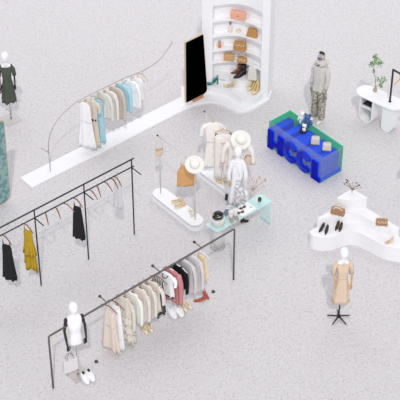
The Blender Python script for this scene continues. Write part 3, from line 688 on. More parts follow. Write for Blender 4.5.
for k in range(16):
    a = random.uniform(0, 6.28); s = random.uniform(.06, .17); hh = random.uniform(.14, .28)
    b = nb(); tube(b, [(0, 0, .03), (s*.3*math.cos(a), s*.3*math.sin(a), hh*.6), (s*math.cos(a), s*math.sin(a), hh)], .003, 5); tw = mk('stem', b, DRY, r)
    b = nb(); ball(b, (s*math.cos(a), s*math.sin(a), hh), random.uniform(.010, .018), n=6); mk('seed_head', b, DRY if k % 3 else BRN, tw)

# ------------------------------------------------------------------ glass case with letters
GC = P(320.8, 183)            # front corner on the floor
cw, cd, ch = 1.56, .575, .64
r = root('display_case', 'blue and green clear display case with large letters', 'display case', GC+E1*0-E2*cw, A2)   # local x along e2, y along e1
GRN = mat('green_panel', (.24, .82, .54), .4, alpha=1.0); PANE = mat('hazy_pane', (.66, .72, .82), .3, alpha=.24, spec=.05)
TOPP = mat('clear_top', (.80, .95, .95), .1, alpha=.03, spec=.2)
t_ = .012
def part(nm, c, s, m, **k):
    b = nb(); box(b, c, s); return mk(nm, b, m, r, smooth=False, **k)
part('base_panel', (cw/2, cd/2, t_/2+.002), (cw, cd, t_), GRN)
part('back_panel', (cw/2, cd-t_/2, ch/2+t_/2), (cw, t_, ch-t_), GRN)
part('side_panel', (t_/2, cd/2, ch/2), (t_, cd-2*t_, ch-t_*2.4), GRN)
part('front_pane', (cw/2, t_/2, ch/2+t_/2), (cw, t_, ch-t_*1.2), PANE)
part('side_pane', (cw-t_/2, cd/2, ch/2), (t_, cd-2*t_, ch-t_*2.4), PANE)
part('top_pane', (cw/2, cd/2, ch+t_/2+.001), (cw, cd, t_), TOPP)
def blue_mat():
    m = mat('cobalt_acrylic', (.0, .27, .92), .5, spec=.08)
    return m
BLUE = blue_mat(); FRONT_SHADE = mat('front_shade_blue', (.02, .03, .68), .5, spec=.08)  # darker copy of the letter blue: front-face shade put into the colour
y0, y1 = -.035, cd-.03
lh = .47
def letter(parts_, nm='letter'):
    b = nb()
    for pts in parts_: vprism(b, pts, y0, y1)
    o = mk(nm, b, BLUE, r, smooth=False)
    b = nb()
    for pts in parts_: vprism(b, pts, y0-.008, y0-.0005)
    mk('letter_front_shade', b, FRONT_SHADE, o, smooth=False); return o  # added thin plate, its darker blue paints the shaded front
def rect(x0, x1, z0, z1): return [(x0, z0), (x1, z0), (x1, z1), (x0, z1)]
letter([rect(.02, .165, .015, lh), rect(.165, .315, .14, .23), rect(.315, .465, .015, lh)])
def cshape(cx, rx, rz_, th, cz):
    pts = []; a0, a1 = 32, 328
    for k in range(19): a = R(a0+(a1-a0)*k/18); pts.append((cx+rx*math.cos(a), cz+rz_*math.sin(a)))
    for k in range(19): a = R(a1+(a0-a1)*k/18); pts.append((cx+(rx-th)*math.cos(a), cz+(rz_-th)*math.sin(a)))
    return pts
def vq(bm, pts, y0=y0, y1=y1):   # build a C as quads so it triangulates cleanly
    n = len(pts)//2; out, inn = pts[:n], pts[n:][::-1]
    V = [[bm.verts.new((p[0], y, p[1])) for p in L_] for y in (y0, y1) for L_ in (out, inn)]
    for i in range(n-1):
        bm.faces.new((V[0][i], V[0][i+1], V[1][i+1], V[1][i])); bm.faces.new((V[2][i], V[3][i], V[3][i+1], V[2][i+1]))
        bm.faces.new((V[0][i], V[2][i], V[2][i+1], V[0][i+1])); bm.faces.new((V[1][i], V[1][i+1], V[3][i+1], V[3][i]))
    for i in (0, n-1): bm.faces.new((V[0][i], V[1][i], V[3][i], V[2][i]))
for cx in (.69, 1.085):
    b = nb(); vq(b, cshape(cx, .215, .245, .135, .26)); c_ = mk('letter', b, BLUE, r, smooth=False)
    b = nb(); vq(b, cshape(cx, .215, .245, .135, .26), y0-.008, y0-.0005); mk('letter_front_shade', b, FRONT_SHADE, c_, smooth=False)
    for k in range(5):
        b = nb(); rr_ = .203-.026*k; tube(b, [(cx+rr_*math.cos(R(a)), y0-.010, .26+(rr_+.04)*math.sin(R(a))) for a in range(36, 325, 15)], .0035, 5); mk('groove_line', b, mat('groove_blue', (.25, .35, .92), .4), c_)
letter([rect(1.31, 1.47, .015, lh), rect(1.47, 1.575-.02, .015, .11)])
for x0, x1 in ((.02, .165), (.315, .465), (1.31, 1.47)):
    b = nb()
    for k in range(4):
        xx = x0+(x1-x0)*(k+.6)/4.2; tube(b, [(xx, y0-.009, .03), (xx, y0-.009, lh-.01), (xx, y1, lh+.002)], .003, 5)
    mk('groove_line', b, mat('stripe_blue', (.02, .16, .80), .4), r)

# toy bears on the case
def bear(loc, rz, h, m, m2, label, group='toy bears'):
    r = root('toy_bear', label, 'toy', loc, rz, group); s = h/.28
    b = nb(); ball(b, (0, 0, .12*s), .05*s, (1, .75, 1.3)); mk('torso', b, m, r)
    b = nb(); ball(b, (0, 0, .215*s), .05*s, (1.05, .9, .95)); hd = mk('head', b, m, r)
    for q in (-1, 1):
        b = nb(); ball(b, (q*.038*s, 0, .265*s), .019*s, (1, .5, 1), 8); mk('ear', b, m, hd)
        b = nb(); ball(b, (q*.018*s, -.046*s, .22*s), .006*s, n=6); mk('eye', b, BLACK, hd)
        b = nb(); tube(b, [(q*.045*s, 0, .16*s), (q*.07*s, -.01*s, .12*s), (q*.07*s, -.02*s, .09*s)], [.018*s, .017*s, .02*s], 8); mk('arm', b, m2, r)
        b = nb(); tube(b, [(q*.028*s, 0, .08*s), (q*.03*s, 0, .03*s), (q*.03*s, -.012*s, .012*s)], [.024*s, .023*s, .013*s], 8); mk('leg', b, m2, r)
    b = nb(); ball(b, (0, -.046*s, .20*s), .018*s, (1, .7, .8), 8); mk('muzzle', b, m2, hd)
    return r
WT = mat('white_vinyl', (.95, .95, .95), .4); BT = mat('steel_blue_vinyl', (.24, .40, .60), .4); BKV = mat('black_vinyl', (.12, .11, .11), .4)
zt = ch+.015
bear(P(302.2, 123.8, zt), -10, .32, WT, WT, 'white toy bear at back left on the display case')
bear(P(307, 128.0, zt), -15, .36, BT, BT, 'steel blue toy bear on the display case')
bear(P(304, 133.2, zt), -25, .24, WT, BKV, 'white toy bear with black limbs at front on display case')
b_, r_ = (302.5, 132.2), None
r = root('toy_camera', 'small black round camera toy beside the white and black bear', 'toy', P(301.6, 132.6, zt), 5)
b = nb(); box(b, (0, 0, .035), (.08, .05, .07)); mk('camera_body', b, BKV, r, smooth=False, bevel=.01)
b = nb(); lathe(b, [(.028, 0), (.028, .03), (0, .032)], 12); o = mk('lens', b, BKV, r, loc=(0, -.025, .035)); o.rotation_euler = (R(90), 0, 0)
for k, (x, y) in enumerate(((315.3, 143.6), (326.7, 149.8))):
    r = root('cube_bag', ('left' if k == 0 else 'right')+' beige cube bag on the display case', 'bag', P(x, y, zt), -8, 'beige cube bags')
    b = nb(); box(b, (0, .0, .085), (.18, .13, .17), taper=.9); mk('bag_body', b, BEIGEG, r, smooth=False, bevel=.035)
    b = nb(); tube(b, [(-.06, -.066, .03), (-.02, -.07, .022), (.03, -.07, .028), (.06, -.066, .03)], .008, 6); mk('drawstring', b, mat('brown_cord', (.55, .45, .36), .7), r)
    b = nb(); tube(b, [(-.05, 0, .165), (0, 0, .19), (.05, 0, .165)], .006, 6); mk('handle', b, BEIGEG, r)

# ------------------------------------------------------------------ mint table with acrylic leg
MINT = mat('mint_glass', (.84, .99, .98), .12, alpha=.5, spec=.3); MINTP = mat('mint_glass_panel', (.84, .99, .985), .12, alpha=.35, spec=.3)
zt = .596
c1, c2 = P(262, 193.8, zt), P(272.9, 201.7, zt); c3, c4 = P(205.8, 224.2, zt), P(217, 231, zt)
wdt = (c2-c1).length; L_ = (c1-c3).length
r = root('glass_table', 'mint green glass bench table with shoes and bottle on top', 'table', (c3.x, c3.y, 0), A1)   # x along e1, y -> -e2
rr = .08
def rcap(L, w_):   # top outline, near left corner rounded
    pts = [(0, 0), (0, -w_+.08)]
    for k in range(6): a = R(180+18*k); pts.append((.08+.08*math.cos(a), -w_+.08+.08*math.sin(a)))
    return pts+[(L, -w_), (L, 0)]
b = nb(); prism(b, rcap(L_, wdt), zt-.02, zt); mk('table_top', b, MINT, r, smooth=False)
b = nb(); box(b, (L_-.012, -wdt/2, (zt-.02)/2), (.024, wdt, zt-.02)); mk('side_panel', b, MINTP, r, smooth=False)
cyl = P(217.6, 246.2); M_ = (Matrix.Translation((c3.x, c3.y, 0)) @ Matrix.Rotation(R(A1), 4, 'Z')).inverted(); cl = M_ @ cyl
def hollow(b, rad, z0, z1, th=.006): lathe_open(b, rad, z0, z1, th)
def lathe_open(b, rad, z0, z1, th, c=(0, 0, 0), n=32):
    rg = []
    for rr2, z in ((rad, z0), (rad, z1), (rad-th, z1), (rad-th, z0)):
        rg.append([b.verts.new((c[0]+rr2*math.cos(2*math.pi*k/n), c[1]+rr2*math.sin(2*math.pi*k/n), z)) for k in range(n)])
    for i in range(4):
        for k in range(n): b.faces.new((rg[i][k], rg[i][(k+1) % n], rg[(i+1) % 4][(k+1) % n], rg[(i+1) % 4][k]))
b = nb(); lathe_open(b, .138, 0.002, zt-.022, .006, (cl.x, cl.y, 0)); mk('cylinder_leg', b, ACRY, r)
b = nb(); lathe_open(b, .142, 0.0, .012, .012, (cl.x, cl.y, 0)); mk('leg_rim', b, SILV, r)
b = nb(); lathe(b, [(.085, .004), (.085, zt-.03)], 24, (cl.x, cl.y, 0)); mk('inner_column', b, mat('pale_column', (.97, .95, .93), .4, alpha=.7), r)
r = root('acrylic_riser', 'short clear acrylic drum with steel band on table end', 'riser', (cyl.x, cyl.y, zt), 0)
b = nb(); lathe(b, [(.125, 0), (.13, .005), (.13, .12), (.12, .125), (0, .125)], 28); mk('drum', b, mat('pale_drum', (.92, .90, .88), .3, alpha=.85), r)
b = nb(); lathe_open(b, .134, .095, .125, .006); mk('band', b, WHITE, r)
hz = zt+.128
r = root('helmet', 'glossy black rounded helmet bag on the acrylic drum', 'helmet', (cyl.x, cyl.y, hz), 20)
b = nb(); lathe(b, [(0, 0), (.095, 0), (.11, .025), (.105, .07), (.075, .11), (.03, .128), (0, .13)], 22, sy=.85); mk('helmet_shell', b, mat('black_gloss', (.09, .09, .11), .15), r)
b = nb(); tube(b, [(-.07, -.06, .06), (0, -.085, .075), (.07, -.06, .06)], .012, 6); mk('visor_rim', b, SILV, r)
b = nb(); ball(b, (-.085, .0, .09), .02); mk('orange_button', b, mat('orange_plastic', (.80, .50, .25), .4), r)
# things on the table
r = root('magazine', 'white open magazine lying on the mint table', 'magazine', P(245, 209.6, zt), A1, None)
b = nb(); box(b, (0, 0, .006), (.36, .24, .011)); mk('pages', b, mat('paper_white', (.96, .96, .96), .6), r, smooth=False)
b = nb(); box(b, (.12, -.03, .0125), (.03, .03, .001)); mk('green_print', b, mat('print_green', (.25, .62, .42), .6), r, smooth=False)
TORT = mat('tortoise', (.34, .26, .22), .3, var=.4, vscale=60)
def glasses(px, py, rz, label):
    r = root('sunglasses', label, 'sunglasses', P(px, py, zt+.013), rz, 'sunglasses on the table')
    for s in (-1, 1):
        b = nb(); lathe(b, [(0, .002), (.030, .002), (.034, .006), (.030, .012), (0, .010)], 14, (s*.038, 0, 0), 1, .9); mk('lens', b, TORT, r)
        b = nb(); tube(b, [(s*.072, 0, .008), (s*.075, .06, .012), (s*.07, .11, .004)], .004, 5); mk('temple', b, TORT, r)
    b = nb(); tube(b, [(-.012, 0, .008), (.012, 0, .008)], .004, 5); mk('bridge', b, TORT, r)
glasses(240.5, 212.6, 20, 'brown tortoise sunglasses at near edge of white magazine')
glasses(242.6, 207.8, 35, 'dark green sunglasses near top of white magazine')
r = root('glasses_case', 'upright dark brown oval case at right end of mint table', 'case', P(259.6, 203.4, zt), 0)
b = nb(); tube(b, [(0, .03, .03), (0, .02, .06), (0, -.0, .11), (0, -.0, .14)], [.028, .036, .036, .026], 14); mk('case_body', b, mat('dark_case', (.25, .19, .17), .35, var=.4, vscale=50), r)
b = nb(); tube(b, [(0, -.035, .06), (0, -.038, .12)], .007, 6); mk('pale_strip', b, mat('taupe_strip', (.60, .52, .50), .3), r)  # lighter taupe strip down the case front
BGS = mat('greige_suede', (.66, .61, .58), .7)
def tall_boot(px, py, rz, label):
    r = root('tall_boot', label, 'boot', P(px, py, zt), rz, 'greige boots on the table')
    b = nb(); ball(b, (0, -.04, .032), .04, (1, 1.8, .8)); mk('foot', b, BGS, r)
    b = nb(); lathe(b, [(.045, 0), (.04, .06), (.05, .16), (.04, .165), (0, .15)], 14, (0, .02, .03)); mk('shaft', b, mat('boot_white', (.88, .87, .87), .5), r)
tall_boot(231, 219.8, 10, 'left greige toed boot with white shaft on mint table')
tall_boot(235.6, 218.0, 28, 'right greige toed boot with white shaft on mint table')
r = root('shoulder_bag', 'steel blue grey folded pouch leaning left of greige boots', 'bag', P(225.4, 215.6, zt), 55)
b = nb(); box(b, (0, 0, .055), (.15, .05, .11)); mk('pouch', b, mat('steel_grey_blue', (.50, .57, .62), .5), r, smooth=False, bevel=.015)
b = nb(); tube(b, [(-.06, 0, .10), (0, -.01, .15), (.06, 0, .10)], .006, 6); mk('handle', b, BLACK, r)
r = root('scarf', 'crumpled white and grey scarf heap behind greige boots', 'scarf', P(229.6, 211.4, zt), 10)
random.seed(5)
b = nb(); tube(b, [(.08*math.cos(k*1.1), .05*math.sin(k*1.1), .02+.018*k*.5) for k in range(11)], [.02+.008*math.sin(k*2) for k in range(11)], 8, .8); mk('scarf_roll', b, fab('scarf_grey', (.80, .80, .80), col2=(.93, .93, .93), vscale=25), r)
b = nb(); tube(b, [(-.07, -.02, .05), (-.09, -.05, .02)], .012, 6); mk('dark_tassel', b, KNOB, r)
shoe('boot', (240.6, 222.6), (246.5, 221.5), 0, mat('dark_brown_suede', (.22, .18, .15), .7), BRN, 'dark brown low boot on floor under the mint table', None, L=.17, wd=1.4)
r = root('dried_flower_bunch', 'bunch of dried beige stems lying behind the mint table', 'dried flowers', P(247, 207.0, 0), 0)
r.location = P(252, 207, .0)
random.seed(3)
b = nb(); lathe(b, [(0, 0), (.05, 0), (.06, .1), (.045, .42), (.05, .45), (0, .44)], 14); mk('vase', b, mat('frost_vase', (.90, .88, .87), .3, alpha=.5), r)
for k in range(14):
    a = random.uniform(-.9, 1.0); L1 = random.uniform(.12, .30)
    p_ = (L1*math.sin(a)+.12, random.uniform(-.05, .12), .48+L1*math.cos(a)*.8)
    b = nb(); tube(b, [(0, 0, .4), (p_[0]*.5, p_[1]*.5, .4+(p_[2]-.4)*.6), p_], .0035, 5); s_ = mk('stem', b, mat('dried_peach', (.84, .74, .67), .9), r)
    b = nb(); ball(b, p_, .016, (1, 1, 1.6), 6); mk('flower_head', b, mat('dried_peach', (.84, .74, .67), .9), s_)

# ------------------------------------------------------------------ oval white table, plant, black frame
zt = .66
cA, cB = P(366.8, 91.2, zt), P(391.5, 102.4, zt); L_ = (cB-cA).length
ang = math.degrees(math.atan2(cB.y-cA.y, cB.x-cA.x))
r = root('oval_table', 'white oval table with rounded legs and shelf of books', 'table', (cA.x, cA.y, 0), ang)
b = nb(); prism(b, capsule(0, L_+.05, .215, 20), zt-.025, zt); mk('table_top', b, WHITE, r, smooth=False)
def half_leg(x0, parent):
    b = nb(); pts = [(x0, -.20), (x0+.01, .20)]
    return b
# left leg: U shaped open box with a shelf
def ushape(w0, w1, zb, ztop, th, n=14):
    o = [(-w0, ztop)]+[(-w1*math.cos(math.pi*k/n), zb+w1*.9-w1*.9*math.sin(math.pi*k/n)) for k in range(n+1)]+[(w0, ztop)]
    i = [(-w0+th, ztop)]+[(-(w1-th)*math.cos(math.pi*k/n), zb+w1*.9-(w1*.9-th)*math.sin(math.pi*k/n)) for k in range(n+1)]+[(w0-th, ztop)]
    return o, i
def strip_u(b, o, i, y0, y1):
    V = [[b.verts.new((p[0], y, p[1])) for p in L2] for y in (y0, y1) for L2 in (o, i)]; n = len(o)
    for k in range(n-1):
        b.faces.new((V[0][k], V[0][k+1], V[1][k+1], V[1][k])); b.faces.new((V[2][k], V[3][k], V[3][k+1], V[2][k+1]))
        b.faces.new((V[0][k], V[2][k], V[2][k+1], V[0][k+1])); b.faces.new((V[1][k], V[1][k+1], V[3][k+1], V[3][k]))
    for k in (0, n-1): b.faces.new((V[0][k], V[1][k], V[3][k], V[2][k]))
o_, i_ = ushape(.165, .165, 0, zt-.03, .028)
b = nb(); strip_u(b, o_, i_, -.17, .14)
lg = mk('leg', b, WHITE, r, smooth=False, loc=(.12, 0, 0))
b = nb(); box(b, (.12, -.01, .36), (.28, .28, .02)); sh = mk('shelf', b, WHITE, r, smooth=False)
b = nb(); box(b, (.12, .145, .33), (.30, .012, .58)); mk('back_board', b, mat('leg_grey', (.90, .90, .91), .5), r, smooth=False)
o_, i_ = ushape(.12, .12, 0, zt-.03, .03)
b = nb(); vprism(b, o_, -.16, .10); mk('leg', b, WHITE, r, smooth=False, loc=(L_+.02, 0, 0))
tbl = r
Mt = Matrix.Translation((cA.x, cA.y, 0)) @ Matrix.Rotation(R(ang), 4, 'Z')
for k, (m, l) in enumerate(((BLACK, 'black cover magazine lying on shelf under oval table'), (mat('grey_cover', (.62, .60, .60), .5), 'grey cover magazine beneath the black one under oval table'))):
    p_ = Mt @ Vector((.12, -.03, .372+(.02 if k == 0 else 0)))
    r = root('magazine', l, 'magazine', p_, ang+(3 if k else -2), 'magazines under the oval table')
    b = nb(); box(b, (0, 0, .006), (.24, .18, .012)); mk('cover', b, m, r, smooth=False)
    b = nb(); box(b, (.003, -.002, .006), (.236, .18, .008)); mk('pages', b, mat('paper_white', (.96, .96, .96), .6), r, smooth=False)
# frame rack on the table
fa = P(389.9, 101.6, zt)
r = root('tabletop_rack', 'black square bar display rack standing on oval table', 'display rack', fa, A2+4)
b = nb(); W_ = .42
for x in (0, W_): box(b, (x, 0, .40), (.03, .03, .80))
box(b, (W_/2, 0, .80), (W_+.03, .03, .03)); mk('frame', b, BLACK, r, smooth=False, bevel=.002)
b = nb(); box(b, (0, 0, .006), (.05, .05, .012)); mk('foot', b, BLACK, r, smooth=False)
qq = Vector(fa)+Vector((math.cos(R(A2+4))*.19, math.sin(R(A2+4))*.19, .78))
hanger(qq, A1, mat('amber_wood', (.86, .63, .28), .5), 'amber wooden hanger on the black tabletop rack', None, hw=.15, hook=.12)
# plant
pv = P(375.0, 91.0, zt)
r = root('plant_in_vase', 'leafy green branches in small glass vase on oval table', 'plant', pv, 0)
b = nb(); lathe(b, [(0, 0), (.035, 0), (.042, .02), (.042, .05), (.022, .075), (.018, .10), (.014, .10), (.016, .06), (0, .012)], 18); mk('vase', b, mat('amber_clear', (.80, .74, .68), .1, alpha=.55), r)
b = nb(); lathe(b, [(0, .005), (.034, .005), (.036, .045), (0, .046)], 16); mk('water', b, mat('beige_water', (.78, .68, .52), .2), r)
STM = mat('stem_grey_green', (.55, .56, .46), .8); LEAF = mat('leaf_green', (.52, .70, .42), .6, var=.35, vscale=15)
random.seed(12)
def px_of(dx, dz): return dx
main = [(0, 0, .03), (.0, .0, .15), (-.02, .02, .30), (-.06, .0, .44), (-.06, .02, .62), (-.04, .0, .80)]
b = nb(); tube(b, smoothpts(main, 4), .006, 6); mk('branch', b, STM, r)
side = [(0, 0, .03), (.02, -.02, .12), (.08, -.03, .17), (.15, -.02, .22), (.17, -.02, .28)]
b = nb(); tube(b, smoothpts(side, 4), .005, 6); mk('branch', b, STM, r)
centers = [(-.05, 0, .78, .06, 22), (-.03, .0, .68, .09, 40), (-.11, 0, .60, .07, 26), (.06, 0, .62, .06, 22), (-.06, 0, .46, .035, 12), (.03, 0, .27, .05, 16), (.14, 0, .26, .07, 28), (.09, -.02, .15, .06, 20), (0, 0, .6, .07, 14)]
b = nb()
for cx, cy_, cz, rad, n in centers:
    for k in range(n):
        d = Vector((random.gauss(0, 1), random.gauss(0, 1), random.gauss(0, 1))).normalized()*rad*random.random()**.4
        c = Vector((cx, cy_, cz))+d; s = random.uniform(.020, .032)
        u = Vector((random.gauss(0, 1), random.gauss(0, 1), random.gauss(0, .6))).normalized(); v = u.cross(Vector((random.gauss(0, 1), random.gauss(0, 1), 1))).normalized()
        nn = u.cross(v)*.003
        pts = [c-u*s, c-u*s*.2+v*s*.5+nn, c+u*s, c-u*s*.2-v*s*.5+nn]
        b.faces.new([b.verts.new(p) for p in pts])
lv = mk('leaves', b, LEAF, r, smooth=False); lv['kind'] = 'stuff'
r.scale = (1.05, 1.05, 1.12)

# ------------------------------------------------------------------ mannequins
def slim(r, fx, fy):
    for ch in r.children:
        if not ch.name.startswith(('head', 'pole', 'base', 'hub', 'neck')) or ch.name.startswith('neckline'):
            if ch.type == 'MESH':
                for v in ch.data.vertices: v.co.x *= fx; v.co.y *= fy
                for g in ch.children:
                    for v in g.data.vertices: v.co.x *= fx; v.co.y *= fy
def hand(bm, wrist, d, side, s=1.0):
    # palm and five bent fingers pointing along d
    d = Vector(d).normalized(); u = d.cross(Vector((0, 1, 0)));
    if u.length < .1: u = Vector((1, 0, 0))
    u.normalize(); n = u.cross(d); wr = Vector(wrist)
    tube(bm, [wr-d*.01, wr+d*.03*s, wr+d*.085*s], [.020*s, .030*s, .034*s], 10, .45)
    for k, (o, l) in enumerate(((-.026, .060), (-.009, .075), (.009, .070), (.026, .055))):
        p0 = wr+d*.075*s+u*o*s; p1 = p0+d*l*.5*s+n*.006; p2 = p0+d*l*s+n*.022
        tube(bm, [p0, p1, p2], [.009*s, .0085*s, .006*s], 6)
    p0 = wr+d*.03*s+u*side*.026*s; tube(bm, [p0, p0+u*side*.025*s+d*.025*s, p0+u*side*.03*s+d*.055*s], [.011*s, .010*s, .007*s], 6)
def mannequin(label, loc, rz, skin_m, arm_m, hand_m, h=1.74, arms=(), torso_bottom=.80, shoulder=.175):
    r = root('mannequin', label, 'mannequin', loc, rz, 'mannequins')
    b = nb(); hz_ = h-.135
    lathe(b, [(0, -.115), (.035, -.11), (.060, -.085), (.078, -.035), (.085, .015), (.078, .06), (.055, .092), (.022, .107), (0, .11)], 22, (0, -.01, hz_), .95, 1.12)
    mk('head', b, skin_m, r)
    b = nb(); tube(b, [(0, 0, hz_-.08), (0, .005, hz_-.16), (0, .005, hz_-.23)], [.045, .045, .075], 16); mk('neck', b, skin_m, r)
    sz = h-.33
    b = nb(); loft(b, dense([(sz+.02, .07, .05), (sz-.015, shoulder*.85, .065), (sz-.06, shoulder, .08), (sz-.18, .150, .105, 0, -.008), (sz-.36, .115, .085), (sz-.50, .155, .105), (sz-.60, .165, .11), (torso_bottom, .10, .07)], 3), 28)
    mk('torso', b, skin_m, r)
    for s, el, wr, hd in arms:
        b = nb(); sh = Vector((s*(shoulder+.005), 0, sz-.06)); el = Vector(el); wr = Vector(wr)
        tube(b, [sh, sh.lerp(el, .5), el, el.lerp(wr, .5), wr], [.040, .036, .028, .027, .020], 10)
        ball(b, el, .031); ball(b, sh, .045)
        ao = mk('arm', b, arm_m, r)
        b = nb(); hand(b, wr, hd, -s); mk('hand', b, hand_m, ao)
    return r
def pole(r, z1, m, rad=.011, z0=0.0, px_=0): b = nb(); tube(b, [(px_, 0, z0), (px_, 0, z1)], rad); return mk('pole', b, m, r)
def plate(r, m, s=.30, rz=0):
    b = nb(); box(b, (0, 0, .008), (s, s, .016), rz=rz); return mk('base_plate', b, m, r, smooth=False, bevel=.003)
def worn_dress(r, m, h=1.74, hem_z=.50, hem=.22, waist=.135, sh=.185, sleeve=.24, arm_out=.06, ph=0, asym=0, name='dress', hip=.175, belt=True, folds=8, amp=.10):
    sz = h-.33
    b = nb(); loft(b, dense([(sz-.055, .10, .072), (sz-.035, .115, .074), (sz-.03, sh*.85, .076), (sz-.07, sh*1.04, .09), (sz-.18, .165, .12, 0, -.005), (sz-.36, waist, .10), (sz-.50, hip, .125), (sz-.62, hip*1.1, .14), (hem_z, hem, .17)], 4), 40, folds, amp, ph, .012, asym)
    d = mk(name, b, m, r)
    for s in (-1, 1):
        b = nb(); tube(b, [(s*sh*.8, 0, sz-.035), (s*(sh+.04), -.005, sz-.12), (s*(sh+arm_out), -.01, sz-.06-sleeve)], [.055, .062, .066], 14); mk('sleeve', b, m, d)
    if belt:
        b = nb(); loft(b, [(sz-.335, waist*1.07, .108), (sz-.375, waist*1.07, .108)], 28); mk('belt', b, m, d)
    b = nb(); tube(b, [(.11*math.cos(t), -.02+.075*math.sin(t), sz-.025-.035*(1-math.sin(t))*.5) for t in [2*math.pi*k/16 for k in range(17)]], .008, 6); mk('neckline', b, m, d)
    return d
# front left, undressed torso with black arms
m1 = mannequin('bare white mannequin torso with black arms on square metal stand', P(78.2, 374.5), 22, MANNE, BLACK, BLACK, 1.757,
    [(-1, (-.215, .02, 1.12), (-.21, -.09, .86), (0.1, -.15, -1)), (1, (.225, .02, 1.15), (.20, -.10, .95), (-.3, -.2, -1))], torso_bottom=.80, shoulder=.165)
pole(m1, .85, SILV); plate(m1, mat('warm_grey_plate', (.74, .71, .70), .4, .3), .30, 18)
b = nb(); lathe(b, [(.02, 0), (.02, .10), (0, .10)], 12, (0, 0, .016)); mk('pole_socket', b, SILV, m1)
# white tote held by it
hp = m1.location+Matrix.Rotation(R(22), 3, 'Z') @ Vector((-.17, -.16, 0))
r = root('tote_bag', 'white and pale grey tote bag hanging from black mannequin hand', 'bag', Vector((hp.x, hp.y, .33)), 30)
b = nb(); box(b, (0, 0, .15), (.27, .09, .29), taper=.95); mk('bag_body', b, mat('pale_tote', (.87, .86, .86), .7), r, smooth=False, bevel=.012)
for s in (-1, 1):
    b = nb(); tube(b, [(-.07, s*.035, .28), (-.05, s*.02, .38), (0, 0, .425), (.05, s*.02, .38), (.07, s*.035, .28)], .006, 6); mk('handle', b, mat('grey_handle', (.55, .52, .50), .6), r)
# beige dress on star base
m2 = mannequin('white head mannequin in beige dress with wooden hands on black star base', P(338.6, 318.3), 6, MANNE, WOOD, WOOD, 1.735,
    [(-1, (-.25, .03, 1.16), (-.235, -.15, 1.06), (.2, -.5, -.7)), (1, (.26, .0, 1.13), (.24, -.10, .93), (-.15, -.25, -1))])
pole(m2, .85, BLACK, .013, .05)
NUDE = fab('nude_beige_dress', (.84, .72, .60), var=.05)
worn_dress(m2, NUDE, 1.735, .46, .245, asym=.0, ph=.8, amp=.06, folds=6)
b = nb(); lathe(b, [(.03, .04), (.03, .09), (.015, .10)], 14); mk('hub', b, BLACK, m2)
for k in range(5):
    a = R(90+72*k-6); b = nb(); tube(b, [(0, 0, .065), (.21*math.cos(a), .21*math.sin(a), .014)], [.016, .010], 8); mk('base_leg', b, BLACK, m2)
# green dress
m3 = mannequin('white head mannequin in dark green dress on square base at left', P(11.2, 119.2)+Vector((-.0, 0, 0)), 6, MANNE, BLACK, BLACK, 1.725,
    [(-1, (-.24, .03, 1.12), (-.22, -.06, .95), (.1, -.2, -1)), (1, (.24, .02, 1.12), (.235, -.06, .93), (0, -.2, -1))])
pole(m3, .85, SILV, .011); plate(m3, mat('pale_grey_plate', (.78, .77, .76), .5), .36, -6+A1-6)
b = nb(); lathe(b, [(.02, 0), (.02, .12), (0, .12)], 12, (0, 0, .016)); mk('pole_socket', b, SILV, m3)
GD = fab('forest_green', (.34, .37, .33), var=.1)
worn_dress(m3, GD, 1.725, .50, .24, ph=2.2, amp=.09, sleeve=.20)
hp = m3.location+Vector((-.20, -.15, .84))
r = root('shoulder_bag', 'black round shoulder bag with white front at left edge', 'bag', hp, 0)
b = nb(); lathe(b, [(0, -.035), (.08, -.03), (.09, 0), (.08, .03), (0, .035)], 20); o = mk('bag_body', b, BLACK, r); o.rotation_euler = (R(90), 0, 0)
b = nb(); lathe(b, [(0, .0), (.06, .0), (.055, .015), (0, .02)], 20); o = mk('front_disc', b, mat('disc_white', (.80, .78, .76), .4), r, loc=(0.01, -.033, .01)); o.rotation_euler = (R(90), 0, 0)
b = nb(); tube(b, [(-.07, 0, .06), (.0, -.02, .34), (.05, 0, .52), (.08, 0, .34), (.07, 0, .06)], .010, 6); mk('chain_strap', b, SILV, r)
# white mannequin near the second pedestal
m4 = mannequin('white mannequin in white coat and grey patterned skirt behind the table', P(236.6, 214.8), -4, MANNE, MANNE, WOOD, 1.70,
    [(-1, (-.27, .02, 1.14), (-.25, -.10, .92), (.0, -.3, -1)), (1, (.24, .02, 1.14), (.20, .02, .98), (0, .1, -1))])
pole(m4, .85, SILV); plate(m4, MANNE, .28, A1)
WC = fab('white_coat', (.94, .94, .96), var=.03)
sz = 1.37
b = nb(); loft(b, dense([(sz-.42, .13, .10), (sz-.6, .21, .14), (.36, .30, .17)], 6), 40, 11, .14, .4, .012); mk('skirt', b, fab('grey_print', (.66, .65, .66), col2=(.92, .92, .93), vscale=16), m4)
b = nb(); loft(b, dense([(sz+.01, .09, .065), (sz-.02, .17, .08), (sz-.07, .20, .10), (sz-.2, .19, .125), (sz-.45, .19, .125)], 4), 36, 7, .05, 1); ct = mk('coat', b, WC, m4)
b = nb(); loft(b, dense([(sz-.15, .07, .11, -.09, -.03), (sz-.5, .085, .12, -.12, -.045), (.62, .09, .12, -.17, -.05), (.38, .11, .12, -.19, -.05)], 4), 24, 4, .1, 1); mk('coat_front', b, WC, ct)
for s in (-1, 1):
    b = nb(); tube(b, [(s*.16, 0, sz-.04), (s*.235, .005, sz-.16), (s*.28, -.02, sz-.30), (s*.275, -.09, sz-.44)], [.06, .07, .075, .085], 14); mk('sleeve', b, WC, ct)
b = nb(); tube(b, [(-.05, -.09, sz-.02), (-.01, -.13, sz-.10), (.05, -.13, sz-.2), (.08, -.12, sz-.32)], [.03, .035, .03, .02], 10, .5); mk('scarf', b, WC, ct)

slim(m1, .82, .95); slim(m2, .66, .80); slim(m3, .64, .80); slim(m4, .56, .80)
